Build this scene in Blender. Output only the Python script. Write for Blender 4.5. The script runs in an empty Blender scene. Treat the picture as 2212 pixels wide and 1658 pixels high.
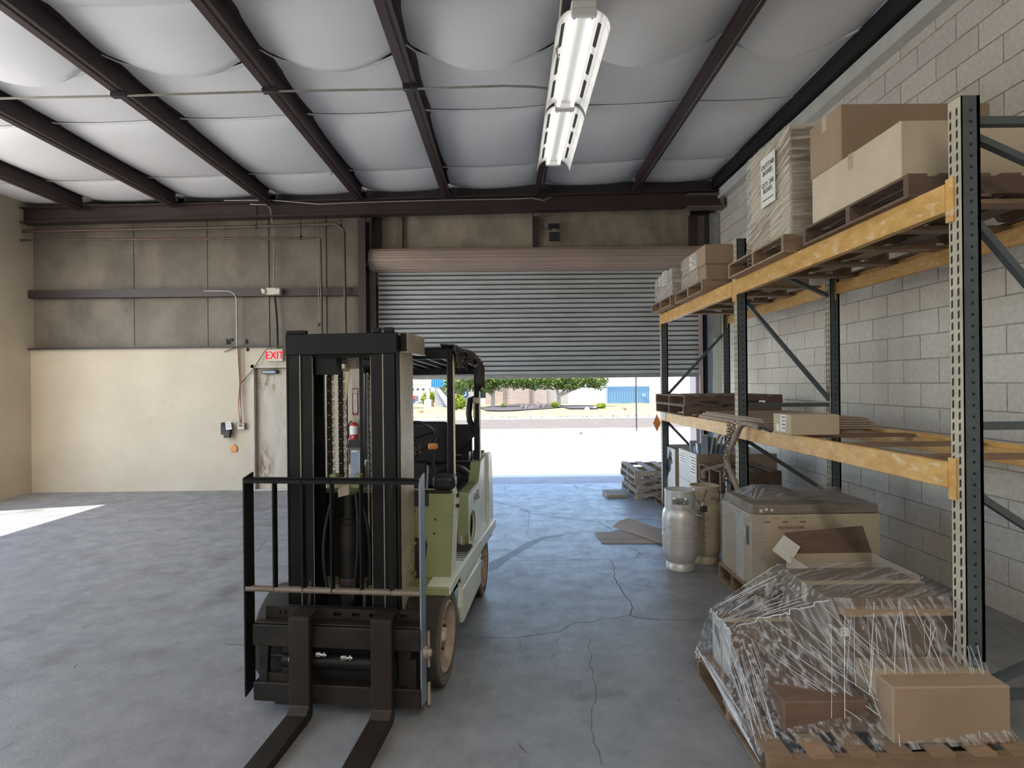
import bpy, bmesh, math, random
from mathutils import Vector, Matrix, noise
random.seed(7)
PI = math.pi
S = bpy.context.scene
COL = S.collection

# ------------------------------------------------------------------ camera
F, H = 1200.0, 1.65
YAW, ROLL = math.radians(0.4), math.radians(-0.6)
cam_d = bpy.data.cameras.new('camera'); cam = bpy.data.objects.new('camera', cam_d); COL.objects.link(cam)
cam_d.sensor_width = 36.0; cam_d.lens = 36.0 * F / 2212.0; cam_d.clip_start = 0.05; cam_d.clip_end = 500
RC = Matrix.Rotation(-YAW, 3, 'Z') @ Matrix.Rotation(PI / 2, 3, 'X') @ Matrix.Rotation(ROLL, 3, 'Z')
cam.matrix_world = Matrix.Translation((0, 0, H)) @ RC.to_4x4()
S.camera = cam

# ------------------------------------------------------------------ colour management, sky, sun, added fill lights
S.view_settings.view_transform = 'Standard'; S.view_settings.look = 'None'
S.view_settings.gamma = 1.0; S.view_settings.use_curve_mapping = False
S.view_settings.exposure = 0.22
SKY_STRENGTH = 0.75
SUN_STRENGTH = 11.0
FILL_W = 75
TUBE_E = 1.9
world = bpy.data.worlds.new('sky'); S.world = world; world.use_nodes = True
wn = world.node_tree.nodes; wl = world.node_tree.links; wn.clear()
wo = wn.new('ShaderNodeOutputWorld'); wb = wn.new('ShaderNodeBackground'); ws = wn.new('ShaderNodeTexSky')
ws.sky_type = 'NISHITA'; ws.sun_disc = False; ws.sun_elevation = math.radians(60); ws.sun_rotation = math.radians(200)
ws.air_density = 1.0; ws.dust_density = 0.6; ws.ozone_density = 1.5
wb.inputs['Strength'].default_value = SKY_STRENGTH
wl.new(ws.outputs[0], wb.inputs[0]); wl.new(wb.outputs[0], wo.inputs[0])
sun_d = bpy.data.lights.new('sun', 'SUN'); sun = bpy.data.objects.new('sun', sun_d); COL.objects.link(sun)
sun_d.energy = SUN_STRENGTH; sun_d.angle = math.radians(0.53); sun_d.color = (1.0, 0.95, 0.86)
sun.rotation_euler = Vector((0.5, 0.14, -1.0)).to_track_quat('-Z', 'Y').to_euler(); sun.location = (0, 0, 30)

def area(name, loc, sx, sy, watts, color, rot=(0, 0, 0)):
    d = bpy.data.lights.new(name, 'AREA'); d.shape = 'RECTANGLE'; d.size = sx; d.size_y = sy; d.energy = watts; d.color = color
    o = bpy.data.objects.new(name, d); COL.objects.link(o); o.location = loc; o.rotation_euler = rot
    return o
# unseen area lights added to brighten the hall, overhead and from the rear
for (x, y) in ((-6.3, 5.2), (-6.3, 2.0), (-4.9, -1.6), (-4.9, -5.0), (0.54, -0.8), (0.54, -4.2)):
    area('hall_fill_light', (x, y, 3.95), 0.3, 2.6, FILL_W * (1.0 if x < -6 else .85), (1.0, 0.93, 0.82))
area('rear_fill_light', (-2.5, -8.8, 2.2), 5.0, 3.6, 90, (1.0, 0.90, 0.78), (PI / 2, 0, 0))

# ------------------------------------------------------------------ helpers
def W(px, py, Y):
    """point at depth Y (metres into the hall) seen at a given spot of the reference frame"""
    d = RC @ Vector(((px - 1106) / F, (829 - py) / F, -1.0)); t = Y / d.y
    return Vector((d.x * t, Y, H + d.z * t))
def G(px, py, z=0.0):
    d = RC @ Vector(((px - 1106) / F, (829 - py) / F, -1.0)); t = (z - H) / d.z
    return Vector((d.x * t, d.y * t, z))

MATS = {}
def mat(name, c1, c2=None, rough=.6, metal=0.0, scale=4.0, stretch=(1, 1, 1), bump=0.0, bscale=30.0, lo=.35, hi=.65, spec=.5,
        world=False, rnd=0.0, c3=None, c3lo=.6, c3hi=.7, c3scale=1.5, emit=None, estr=0.0, detail=5.0, rvar=0.0, nr=.62):
    m = bpy.data.materials.new(name); m.use_nodes = True; nt = m.node_tree; N = nt.nodes; L = nt.links
    b = N['Principled BSDF']; b.inputs['Roughness'].default_value = rough; b.inputs['Metallic'].default_value = metal
    b.inputs['Specular IOR Level'].default_value = spec
    c2 = c2 or tuple(min(1, v * .8) for v in c1)
    if world:
        g = N.new('ShaderNodeNewGeometry'); co = g.outputs['Position']
    else:
        g = N.new('ShaderNodeTexCoord'); co = g.outputs['Object']
    mp = N.new('ShaderNodeMapping'); mp.inputs['Scale'].default_value = stretch; L.new(co, mp.inputs['Vector'])
    n1 = N.new('ShaderNodeTexNoise'); n1.inputs['Scale'].default_value = scale; n1.inputs['Detail'].default_value = detail
    n1.inputs['Roughness'].default_value = nr
    L.new(mp.outputs[0], n1.inputs['Vector'])
    r = N.new('ShaderNodeValToRGB'); r.color_ramp.elements[0].position = lo; r.color_ramp.elements[1].position = hi
    r.color_ramp.elements[0].color = (*c1, 1); r.color_ramp.elements[1].color = (*c2, 1)
    L.new(n1.outputs['Fac'], r.inputs['Fac']); out = r.outputs['Color']
    if c3:
        n2 = N.new('ShaderNodeTexNoise'); n2.inputs['Scale'].default_value = c3scale; n2.inputs['Detail'].default_value = 8; n2.inputs['Roughness'].default_value = .62
        L.new(mp.outputs[0], n2.inputs['Vector'])
        r2 = N.new('ShaderNodeMapRange'); r2.inputs['From Min'].default_value = c3lo; r2.inputs['From Max'].default_value = c3hi
        L.new(n2.outputs['Fac'], r2.inputs['Value'])
        mx = N.new('ShaderNodeMix'); mx.data_type = 'RGBA'; L.new(r2.outputs[0], mx.inputs[0]); L.new(out, mx.inputs[6])
        mx.inputs[7].default_value = (*c3, 1); out = mx.outputs[2]
    if rnd:
        oi = N.new('ShaderNodeObjectInfo'); mr = N.new('ShaderNodeMapRange')
        mr.inputs['To Min'].default_value = 1 - rnd; mr.inputs['To Max'].default_value = 1 + rnd
        L.new(oi.outputs['Random'], mr.inputs['Value'])
        hs = N.new('ShaderNodeHueSaturation'); L.new(mr.outputs[0], hs.inputs['Value']); L.new(out, hs.inputs['Color']); out = hs.outputs[0]
    L.new(out, b.inputs['Base Color'])
    if rvar:
        rr = N.new('ShaderNodeMapRange'); rr.inputs['To Min'].default_value = rough - rvar; rr.inputs['To Max'].default_value = rough + rvar
        rr.inputs['From Min'].default_value = .3; rr.inputs['From Max'].default_value = .7
        L.new(n1.outputs['Fac'], rr.inputs['Value']); L.new(rr.outputs[0], b.inputs['Roughness'])
    if bump:
        n3 = N.new('ShaderNodeTexNoise'); n3.inputs['Scale'].default_value = bscale; n3.inputs['Detail'].default_value = 3
        L.new(mp.outputs[0], n3.inputs['Vector'])
        bp = N.new('ShaderNodeBump'); bp.inputs['Strength'].default_value = bump; bp.inputs['Distance'].default_value = .01
        L.new(n3.outputs['Fac'], bp.inputs['Height']); L.new(bp.outputs[0], b.inputs['Normal'])
    if emit:
        b.inputs['Emission Color'].default_value = (*emit, 1); b.inputs['Emission Strength'].default_value = estr
    MATS[name] = m
    return m

def film_mat(name, rot, scale, lo, hi, base=.10, top=.75, squash=14.0, tint=(.85, .87, .9), grough=.18):
    """stretch film: clear plastic with bunched, whiter strands"""
    m = bpy.data.materials.new(name); m.use_nodes = True; nt = m.node_tree; N = nt.nodes; L = nt.links; N.clear()
    o = N.new('ShaderNodeOutputMaterial'); mx = N.new('ShaderNodeMixShader'); tr = N.new('ShaderNodeBsdfTransparent')
    tr.inputs['Color'].default_value = (.93, .94, .95, 1)
    p = N.new('ShaderNodeBsdfPrincipled'); p.inputs['Base Color'].default_value = (*tint, 1); p.inputs['Roughness'].default_value = grough
    p.inputs['Specular IOR Level'].default_value = .8
    tc = N.new('ShaderNodeTexCoord'); m1 = N.new('ShaderNodeMapping'); m1.inputs['Rotation'].default_value = rot
    m2 = N.new('ShaderNodeMapping'); m2.inputs['Scale'].default_value = (squash, squash, 1)
    n = N.new('ShaderNodeTexNoise'); n.inputs['Scale'].default_value = scale; n.inputs['Detail'].default_value = 5; n.inputs['Distortion'].default_value = .1
    L.new(tc.outputs['Object'], m1.inputs[0]); L.new(m1.outputs[0], m2.inputs[0]); L.new(m2.outputs[0], n.inputs['Vector'])
    r = N.new('ShaderNodeMapRange'); r.inputs['From Min'].default_value = lo; r.inputs['From Max'].default_value = hi
    r.inputs['To Min'].default_value = base; r.inputs['To Max'].default_value = top
    L.new(n.outputs['Fac'], r.inputs['Value'])
    bp = N.new('ShaderNodeBump'); bp.inputs['Strength'].default_value = .9; bp.inputs['Distance'].default_value = .02
    L.new(n.outputs['Fac'], bp.inputs['Height']); L.new(bp.outputs[0], p.inputs['Normal'])
    L.new(r.outputs[0], mx.inputs[0]); L.new(tr.outputs[0], mx.inputs[1]); L.new(p.outputs[0], mx.inputs[2]); L.new(mx.outputs[0], o.inputs[0])
    MATS[name] = m
    return m

class MB:
    def __init__(s): s.v = []; s.f = []
    def add(s, vs, fs):
        k = len(s.v); s.v += [Vector(p) for p in vs]; s.f += [tuple(i + k for i in f) for f in fs]; return s
    def box(s, a, b, M=None):
        x0, y0, z0 = a; x1, y1, z1 = b
        if x0 > x1: x0, x1 = x1, x0
        if y0 > y1: y0, y1 = y1, y0
        if z0 > z1: z0, z1 = z1, z0
        vs = [Vector(p) for p in ((x0, y0, z0), (x1, y0, z0), (x1, y1, z0), (x0, y1, z0), (x0, y0, z1), (x1, y0, z1), (x1, y1, z1), (x0, y1, z1))]
        if M: vs = [M @ v for v in vs]
        return s.add(vs, [(0, 3, 2, 1), (4, 5, 6, 7), (0, 1, 5, 4), (1, 2, 6, 5), (2, 3, 7, 6), (3, 0, 4, 7)])
    def bar(s, p, q, w, h, up=(0, 0, 1)):
        p = Vector(p); q = Vector(q); d = (q - p).normalized(); up = Vector(up)
        if abs(d.dot(up)) > .98: up = Vector((0, 1, 0))
        r = d.cross(up).normalized() * w / 2; u = r.cross(d).normalized() * h / 2
        vs = [p - r - u, p + r - u, p + r + u, p - r + u, q - r - u, q + r - u, q + r + u, q - r + u]
        return s.add(vs, [(0, 1, 2, 3), (7, 6, 5, 4), (0, 4, 5, 1), (1, 5, 6, 2), (2, 6, 7, 3), (3, 7, 4, 0)])
    def tube(s, path, r, n=8, cap=True, closed=False):
        P = [Vector(p) for p in path]; m = len(P); k = len(s.v); u = None
        R = r if isinstance(r, (list, tuple)) else [r] * m
        for i, p in enumerate(P):
            if closed: d = (P[(i + 1) % m] - P[i - 1]).normalized()
            else: d = (P[min(i + 1, m - 1)] - P[max(i - 1, 0)]).normalized()
            if u is None:
                u = d.orthogonal().normalized()
            else:
                u = (u - d * u.dot(d)); u = u.normalized() if u.length > 1e-6 else d.orthogonal().normalized()
            w = d.cross(u)
            for j in range(n):
                a = 2 * PI * j / n; s.v.append(p + (u * math.cos(a) + w * math.sin(a)) * R[i])
        for i in range(m if closed else m - 1):
            a0 = k + i * n; a1 = k + ((i + 1) % m) * n
            for j in range(n): s.f.append((a0 + j, a0 + (j + 1) % n, a1 + (j + 1) % n, a1 + j))
        if cap and not closed:
            s.f.append(tuple(k + j for j in reversed(range(n)))); s.f.append(tuple(k + (m - 1) * n + j for j in range(n)))
        return s
    def cyl(s, p, q, r, r2=None, n=16): return s.tube([p, q], [r, r if r2 is None else r2], n)
    def lathe(s, prof, c=(0, 0, 0), axis='z', n=24):
        k = len(s.v); c = Vector(c)
        for (r, h) in prof:
            for j in range(n):
                a = 2 * PI * j / n; x, y = r * math.cos(a), r * math.sin(a)
                v = Vector((x, y, h)) if axis == 'z' else (Vector((h, x, y)) if axis == 'x' else Vector((y, h, x)))
                s.v.append(c + v)
        for i in range(len(prof) - 1):
            for j in range(n):
                a = k + i * n + j; b = k + i * n + (j + 1) % n
                s.f.append((a, b, b + n, a + n))
        return s
    def prism(s, poly, axis, a, b):
        """polygon in the plane across `axis`, pushed from a to b. axis x: (y,z); y: (x,z); z: (x,y)"""
        def P(p, t): return (t, p[0], p[1]) if axis == 'x' else ((p[0], t, p[1]) if axis == 'y' else (p[0], p[1], t))
        n = len(poly); vs = [P(p, a) for p in poly] + [P(p, b) for p in poly]
        return s.add(vs, [tuple(range(n)), tuple(reversed(range(n, 2 * n)))] + [(i, i + n, (i + 1) % n + n, (i + 1) % n) for i in range(n)])
    def grid(s, fn, nu, nv):
        k = len(s.v)
        for i in range(nu + 1):
            for j in range(nv + 1): s.v.append(Vector(fn(i / nu, j / nv)))
        for i in range(nu):
            for j in range(nv):
                a = k + i * (nv + 1) + j; s.f.append((a, a + 1, a + nv + 2, a + nv + 1))
        return s
    def build(s, name, m, parent=None, bevel=0.0, smooth=False, solid=0.0, seg=1):
        me = bpy.data.meshes.new(name); me.from_pydata([tuple(v) for v in s.v], [], s.f); me.update()
        bm = bmesh.new(); bm.from_mesh(me); bmesh.ops.recalc_face_normals(bm, faces=bm.faces); bm.to_mesh(me); bm.free()
        if smooth:
            for p in me.polygons: p.use_smooth = True
            me.set_sharp_from_angle(angle=math.radians(38))
        me.materials.append(MATS[m] if isinstance(m, str) else m)
        o = bpy.data.objects.new(name, me); COL.objects.link(o)
        if parent: o.parent = parent
        if solid:
            md = o.modifiers.new('thickness', 'SOLIDIFY'); md.thickness = solid; md.offset = 0
        if bevel:
            md = o.modifiers.new('bevel', 'BEVEL'); md.width = bevel; md.segments = seg; md.limit_method = 'ANGLE'; md.angle_limit = math.radians(40)
        return o
def tag(o, label, cat, group=None, kind=None):
    o['label'] = label; o['category'] = cat
    if group: o['group'] = group
    if kind: o['kind'] = kind
    return o
def thing(name, label, cat, loc=(0, 0, 0), rz=0.0, group=None):
    o = bpy.data.objects.new(name, None); COL.objects.link(o); o.location = loc; o.rotation_euler = (0, 0, rz)
    o.empty_display_size = .1
    return tag(o, label, cat, group)
def struct(name, mb, m, parent=None, **k):
    o = mb.build(name, m, parent, **k); o['kind'] = 'structure' if not parent else o.get('kind', 'structure')
    return o
def sroot(name):
    o = bpy.data.objects.new(name, None); COL.objects.link(o); o['kind'] = 'structure'; o.empty_display_size = .1
    return o
def child_copy(src, parent, loc=(0, 0, 0), rot=None, scale=None):
    c = src.copy(); COL.objects.link(c); c.parent = parent; c.location = loc
    if rot: c.rotation_euler = rot
    if scale: c.scale = scale
    return c
def dup(root, loc, rz=0.0, label=None, group=None):
    kids = [(c, list(c.children)) for c in root.children]
    r = root.copy(); COL.objects.link(r); r.location = loc; r.rotation_euler = (0, 0, rz)
    if label: r['label'] = label
    if group: r['group'] = group
    for c, gs in kids:
        d = c.copy(); COL.objects.link(d); d.parent = r
        for g in gs:
            e = g.copy(); COL.objects.link(e); e.parent = d
    return r
def text(name, body, size, m, parent, loc, rot, sx=1.0, align='CENTER', spacing=1.0):
    cu = bpy.data.curves.new(name, 'FONT'); cu.body = body; cu.size = size; cu.align_x = align; cu.align_y = 'CENTER'; cu.extrude = .0006
    cu.space_line = spacing
    t = bpy.data.objects.new(name, cu); COL.objects.link(t)
    dg = bpy.context.evaluated_depsgraph_get(); me = bpy.data.meshes.new_from_object(t.evaluated_get(dg))
    bpy.data.objects.remove(t); me.materials.clear(); me.materials.append(MATS[m])
    o = bpy.data.objects.new(name, me); COL.objects.link(o); o.parent = parent
    o.location = loc; o.rotation_euler = rot; o.scale = (sx, 1, 1)
    return o
FRONT = (PI / 2, 0, 0)            # lettering that faces the camera side (-Y)
AISLE = (PI / 2, 0, -PI / 2)      # lettering that faces the aisle (-X)

# ------------------------------------------------------------------ materials
mat('concrete', (.285, .29, .30), (.165, .168, .18), rough=.44, scale=4.5, lo=.30, hi=.72, bump=.12, bscale=60, c3=(.10, .095, .10), c3lo=.54, c3hi=.78, c3scale=1.9, world=True, rvar=.10, spec=.5, detail=12, nr=.74)
mat('concrete_wet', (.075, .075, .08), (.13, .13, .135), rough=.50, scale=5, stretch=(1, 1, 1), world=True)
mat('scuff', (.13, .12, .125), rough=.7)
mat('crack', (.07, .06, .06), rough=.9)
mat('apron', (.74, .70, .63), (.66, .62, .55), rough=.9, scale=.6, world=True)
mat('sill', (.42, .38, .38), (.34, .31, .31), rough=.85, scale=3, world=True)
mat('asphalt', (.150, .122, .098), (.125, .10, .082), spec=.1, rough=.95, scale=2, world=True)
mat('gravel', (.30, .235, .115), (.19, .16, .055), rough=.95, scale=1.2, world=True, bump=.4, bscale=8)
mat('mulch', (.035, .026, .023), (.07, .052, .045), rough=.95, scale=9, world=True)
mat('insulation', (.80, .79, .78), (.75, .74, .73), rough=.45, scale=1.1, world=True, bump=.03, bscale=6)
mat('steel_brown', (.050, .026, .026), (.036, .021, .021), rough=.5, scale=3, world=True)
mat('steel_dark', (.022, .020, .024), (.035, .028, .03), rough=.55, scale=3, world=True)
mat('liner_lit', (.38, .32, .245), (.23, .195, .15), rough=.7, scale=2.2, stretch=(1, 1, .7), world=True, c3=(.13, .11, .08), c3lo=.55, c3hi=.8, c3scale=1.8, bump=.25, bscale=6)  # liner again, lightened to stand for the stronger light above the door
mat('liner', (.205, .17, .13), (.125, .105, .08), rough=.7, scale=2.2, stretch=(1, 1, .7), world=True, c3=(.10, .085, .06), c3lo=.55, c3hi=.8, c3scale=1.3, bump=.25, bscale=6)
mat('liner_cream', (.56, .48, .36), (.50, .42, .31), rough=.65, scale=1.6, world=True, c3=(.36, .27, .17), c3lo=.62, c3hi=.85, c3scale=2.0)
mat('door_paint', (.52, .46, .38), (.44, .38, .30), rough=.55, scale=3, stretch=(3, 1, .8), world=True, c3=(.30, .19, .10), c3lo=.60, c3hi=.78, c3scale=1.6)
mat('cmu', (.66, .61, .54), (.56, .52, .455), rough=.85, scale=25, world=True, bump=.7, bscale=75, rnd=.06)
mat('mortar', (.40, .37, .33), rough=.9, scale=20, world=True)
mat('slat_metal', (.62, .635, .64), (.50, .505, .505), rough=.42, metal=.25, scale=3, stretch=(.4, 1, 2), world=True, rnd=.05)
mat('hood_paint', (.44, .335, .28), (.36, .275, .23), rough=.5, scale=2, stretch=(.5, 1, 1), world=True)
mat('galvanised', (.40, .41, .39), (.31, .32, .30), rough=.45, metal=.5, scale=8)
mat('white_enamel', (.80, .80, .77), (.76, .75, .72), rough=.3, scale=3)
mat('tube_glass', (1, 1, 1), rough=.3, emit=(1.0, .97, .93), estr=TUBE_E)
mat('slot_black', (.012, .012, .013), rough=.8)
mat('black_steel', (.005, .006, .007), (.009, .009, .009), rough=.48, scale=5, spec=.28, rvar=.1)
mat('black_worn', (.012, .011, .010), (.024, .019, .014), rough=.45, scale=7, spec=.5, rvar=.12, metal=.2)
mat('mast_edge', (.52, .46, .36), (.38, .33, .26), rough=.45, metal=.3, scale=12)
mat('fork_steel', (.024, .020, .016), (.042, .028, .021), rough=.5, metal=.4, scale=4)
mat('lift_green', (.27, .29, .14), (.21, .23, .11), rough=.38, scale=3, c3=(.12, .12, .06), c3lo=.66, c3hi=.74, c3scale=9, rvar=.08)
mat('lift_green_lit', (.74, .77, .66), (.64, .67, .57), rough=.38, scale=3, c3=(.3, .24, .15), c3lo=.66, c3hi=.75, c3scale=8, rvar=.08)  # the same green paint, lightened to carry the door light
mat('rubber', (.034, .030, .027), (.055, .046, .038), rough=.85, spec=.2, scale=6, bump=.2, bscale=40)
mat('tire_wall', (.16, .13, .10), (.11, .09, .07), rough=.8, scale=9)
mat('rim', (.42, .34, .26), (.26, .17, .11), rough=.6, scale=9, c3=(.55, .50, .40), c3lo=.5, c3hi=.65, c3scale=5)
mat('hub_cream', (.62, .58, .48), (.45, .38, .28), rough=.55, scale=12)
mat('vinyl', (.010, .010, .012), (.018, .017, .019), spec=.35, rough=.42, scale=10)
mat('rag', (.025, .02, .02), (.06, .048, .042), rough=.4, scale=14, bump=.4, bscale=40)
mat('chrome', (.75, .74, .72), (.6, .59, .57), rough=.22, metal=1.0, scale=9)
mat('brass', (.62, .42, .25), (.5, .34, .2), rough=.3, metal=1.0, scale=9)
mat('chain_steel', (.30, .28, .25), (.18, .16, .14), rough=.4, metal=.8, scale=30)
mat('chain_bright', (.78, .74, .66), (.62, .58, .5), rough=.3, metal=.6, scale=30)
mat('yellow_bar', (.78, .66, .38), (.70, .58, .34), rough=.5, scale=6)
mat('orange_plastic', (.70, .28, .06), (.62, .24, .05), rough=.45, scale=6)
mat('rack_green', (.095, .115, .12), (.075, .09, .095), rough=.5, metal=.2, scale=8)
mat('rack_green_lit', (.52, .46, .34), (.38, .34, .26), rough=.5, scale=8)
mat('rack_orange', (.66, .39, .12), (.52, .28, .075), rough=.5, scale=6, stretch=(1, 1, 2), c3=(.70, .53, .33), c3lo=.54, c3hi=.68, c3scale=14)
mat('wood', (.30, .20, .125), (.22, .145, .09), rough=.8, scale=5, stretch=(1, 3, 3), world=True, bump=.2, bscale=40, rnd=.18)
mat('wood_grey', (.36, .29, .23), (.24, .185, .145), rough=.85, scale=5, stretch=(1, 3, 3), world=True, bump=.2, bscale=40, rnd=.18)
mat('wood_dark', (.16, .10, .07), (.11, .07, .05), rough=.8, scale=5, stretch=(1, 3, 3), world=True, rnd=.12)
mat('cardboard', (.36, .26, .175), (.31, .22, .145), rough=.8, scale=3, world=True, rnd=.08)
mat('cardboard_dark', (.19, .135, .09), (.15, .105, .07), rough=.8, scale=3, world=True)
mat('cardboard_pale', (.58, .48, .35), (.48, .40, .29), rough=.8, scale=3, world=True, rnd=.05)
mat('carton_white', (.66, .64, .59), (.58, .56, .51), rough=.7, scale=3, world=True, c3=(.36, .33, .29), c3lo=.66, c3hi=.8, c3scale=5)
mat('cardboard_flat', (.40, .33, .28), (.34, .28, .235), rough=.85, scale=3, world=True)
mat('tape', (.50, .40, .28), rough=.25, scale=6)
mat('paper', (.78, .76, .72), (.70, .68, .64), rough=.6, scale=10)
mat('ink', (.03, .03, .035), rough=.6)
mat('print_brown', (.13, .08, .05), rough=.7)
mat('red_paint', (.45, .03, .03), (.36, .025, .025), rough=.35)
mat('sign_red', (.28, .05, .055), rough=.4)
mat('exit_glow', (.35, .0, .01), rough=.6, spec=.1, emit=(1.0, .012, .035), estr=.80)
mat('beige_plastic', (.60, .55, .44), (.55, .50, .40), rough=.4, scale=5)
mat('lens_clear', (.6, .6, .6), rough=.15)
mat('pipe_brown', (.13, .085, .065), (.10, .065, .05), rough=.5, metal=.3, scale=10)
mat('conduit', (.34, .32, .28), (.26, .24, .21), rough=.4, metal=.6, scale=10)
mat('red_wire', (.35, .10, .05), rough=.5)
mat('black_wire', (.03, .025, .025), rough=.5)
mat('tank_alu', (.72, .72, .70), (.60, .60, .58), rough=.40, metal=.45, scale=5, stretch=(1, 1, 3), c3=(.22, .22, .21), c3lo=.62, c3hi=.72, c3scale=7, rvar=.08)
mat('tank_tan', (.48, .40, .29), (.42, .34, .24), rough=.45, scale=5, c3=(.30, .20, .12), c3lo=.66, c3hi=.76, c3scale=7)
mat('padlock', (.08, .08, .085), rough=.35, metal=.6)
mat('tube_brown', (.27, .225, .185), (.19, .15, .115), rough=.55, scale=8)
mat('blue_steel', (.30, .35, .42), (.24, .28, .34), rough=.4, metal=.4, scale=8)
mat('grey_part', (.26, .30, .33), (.20, .23, .26), rough=.4, metal=.2, scale=8)
mat('white_panel', (.62, .62, .58), (.52, .52, .48), rough=.5, scale=3)
mat('pink_jamb', (.40, .31, .30), (.34, .27, .26), rough=.6, scale=3)
mat('white_wall', (.80, .77, .72), (.74, .71, .66), rough=.9, scale=.5, world=True)
mat('beige_wall', (.50, .41, .32), (.45, .37, .29), rough=.9, scale=.5, world=True)
mat('grey_wall', (.42, .41, .40), rough=.9, scale=.5, world=True)
mat('blue_metal', (.03, .25, .55), (.03, .22, .48), rough=.5)
mat('gate_blue', (.17, .30, .45), (.15, .27, .41), rough=.5)
mat('leaf', (.17, .20, .045), (.075, .11, .025), rough=.7, scale=2.5, world=True, spec=.2)
mat('leaf_yellow', (.22, .24, .02), (.14, .17, .018), rough=.7, scale=2.5, world=True, spec=.2)
mat('bark', (.34, .27, .21), (.24, .19, .15), rough=.9, scale=5)
mat('rock', (.15, .115, .10), (.09, .07, .065), rough=.9, scale=3, world=True, bump=.5, bscale=8)
mat('rock_white', (.75, .72, .66), rough=.9, scale=3)
mat('rock_orange', (.32, .18, .08), (.24, .14, .06), rough=.9, scale=4)
mat('truck_blue', (.05, .10, .17), (.04, .08, .14), rough=.3, metal=.3)
mat('glass_dark', (.03, .04, .05), rough=.1)
mat('taillight', (.75, .03, .02), rough=.3)
mat('orange_sign', (.75, .25, .08), rough=.5)
mat('yellow_sign', (.80, .60, .03), rough=.5)
mat('sign_blue', (.03, .13, .33), rough=.5)
def door_leaf_mat():
    """cream paint with rust stains under the closer and at the low hinge corner"""
    m = mat('door_leaf', (.52, .46, .38), (.44, .38, .30), rough=.55, scale=3, stretch=(3, 1, .8), world=True, c3=(.30, .22, .15), c3lo=.62, c3hi=.85, c3scale=1.6)
    N = m.node_tree.nodes; L = m.node_tree.links; b = N['Principled BSDF']; src = b.inputs['Base Color'].links[0].from_socket
    g = N.new('ShaderNodeNewGeometry'); nz = N.new('ShaderNodeTexNoise'); nz.inputs['Scale'].default_value = 9; nz.inputs['Detail'].default_value = 6
    mp = N.new('ShaderNodeMapping'); mp.inputs['Scale'].default_value = (2.2, 1, .7); L.new(g.outputs['Position'], mp.inputs[0]); L.new(mp.outputs[0], nz.inputs['Vector'])
    for (x, z, sx, sz, col, k) in ((-3.86, 1.74, .16, .22, (.20, .13, .05), 1.5), (-3.92, .35, .16, .42, (.26, .15, .085), 1.3), (-3.50, 1.0, .3, .8, (.40, .34, .27), .8)):
        q = N.new('ShaderNodeMapping'); q.inputs['Location'].default_value = (-x / sx, 0, -z / sz); q.inputs['Scale'].default_value = (1 / sx, 0, 1 / sz)
        L.new(g.outputs['Position'], q.inputs[0]); ln = N.new('ShaderNodeVectorMath'); ln.operation = 'LENGTH'; L.new(q.outputs[0], ln.inputs[0])
        mr = N.new('ShaderNodeMapRange'); mr.inputs['From Min'].default_value = 1.1; mr.inputs['From Max'].default_value = .2; L.new(ln.outputs['Value'], mr.inputs['Value'])
        r2 = N.new('ShaderNodeMapRange'); r2.inputs['From Min'].default_value = .42; r2.inputs['From Max'].default_value = .62; r2.inputs['To Max'].default_value = k; L.new(nz.outputs['Fac'], r2.inputs['Value'])
        mu = N.new('ShaderNodeMath'); mu.operation = 'MULTIPLY'; mu.use_clamp = True; L.new(mr.outputs[0], mu.inputs[0]); L.new(r2.outputs[0], mu.inputs[1])
        mx = N.new('ShaderNodeMix'); mx.data_type = 'RGBA'; L.new(mu.outputs[0], mx.inputs[0]); L.new(src, mx.inputs[6]); mx.inputs[7].default_value = (*col, 1); src = mx.outputs[2]
    L.new(src, b.inputs['Base Color'])
door_leaf_mat()
def brickmat():
    m = bpy.data.materials.new('far_brick'); m.use_nodes = True; N = m.node_tree.nodes; L = m.node_tree.links
    b = N['Principled BSDF']; b.inputs['Roughness'].default_value = .9
    tc = N.new('ShaderNodeNewGeometry'); sp = N.new('ShaderNodeSeparateXYZ'); cb = N.new('ShaderNodeCombineXYZ')
    L.new(tc.outputs['Position'], sp.inputs[0]); L.new(sp.outputs['X'], cb.inputs['X']); L.new(sp.outputs['Z'], cb.inputs['Y'])
    br = N.new('ShaderNodeTexBrick'); br.inputs['Scale'].default_value = 1.0
    br.inputs['Brick Width'].default_value = .42; br.inputs['Row Height'].default_value = .14; br.inputs['Mortar Size'].default_value = .016
    br.inputs['Color1'].default_value = (.52, .38, .28, 1); br.inputs['Color2'].default_value = (.46, .34, .25, 1); br.inputs['Mortar'].default_value = (.26, .18, .13, 1)
    L.new(cb.outputs[0], br.inputs['Vector']); L.new(br.outputs['Color'], b.inputs['Base Color']); MATS['far_brick'] = m
brickmat()
film_mat('film_top', (0.0, 0.0, -0.5), 3.2, .48, .74, base=.04, top=.42, squash=9)
film_mat('film_near', (0.30, 0.35, 0.0), 3.4, .47, .74, base=.04, top=.46, squash=9)
film_mat('film_side', (0.45, 0.1, 0.1), 8.0, .45, .75, base=.12, top=.42, squash=1.0, grough=.25)
film_mat('film_shelf', (0.28, 0.0, 0.0), 4.0, .42, .70, base=.12, top=.72, squash=1.0, tint=(.85, .80, .70), grough=.22)
for n_, sc_ in (('film_side', (.8, .8, 16)), ('film_shelf', (1, .7, 13)), ('film_near', (15, 15, .8)), ('film_top', (.8, 15, 15))):
    MATS[n_].node_tree.nodes['Mapping.001'].inputs['Scale'].default_value = sc_
mat('film_strand', (.85, .88, .92), (.7, .73, .78), rough=.15, spec=.9)
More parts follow.
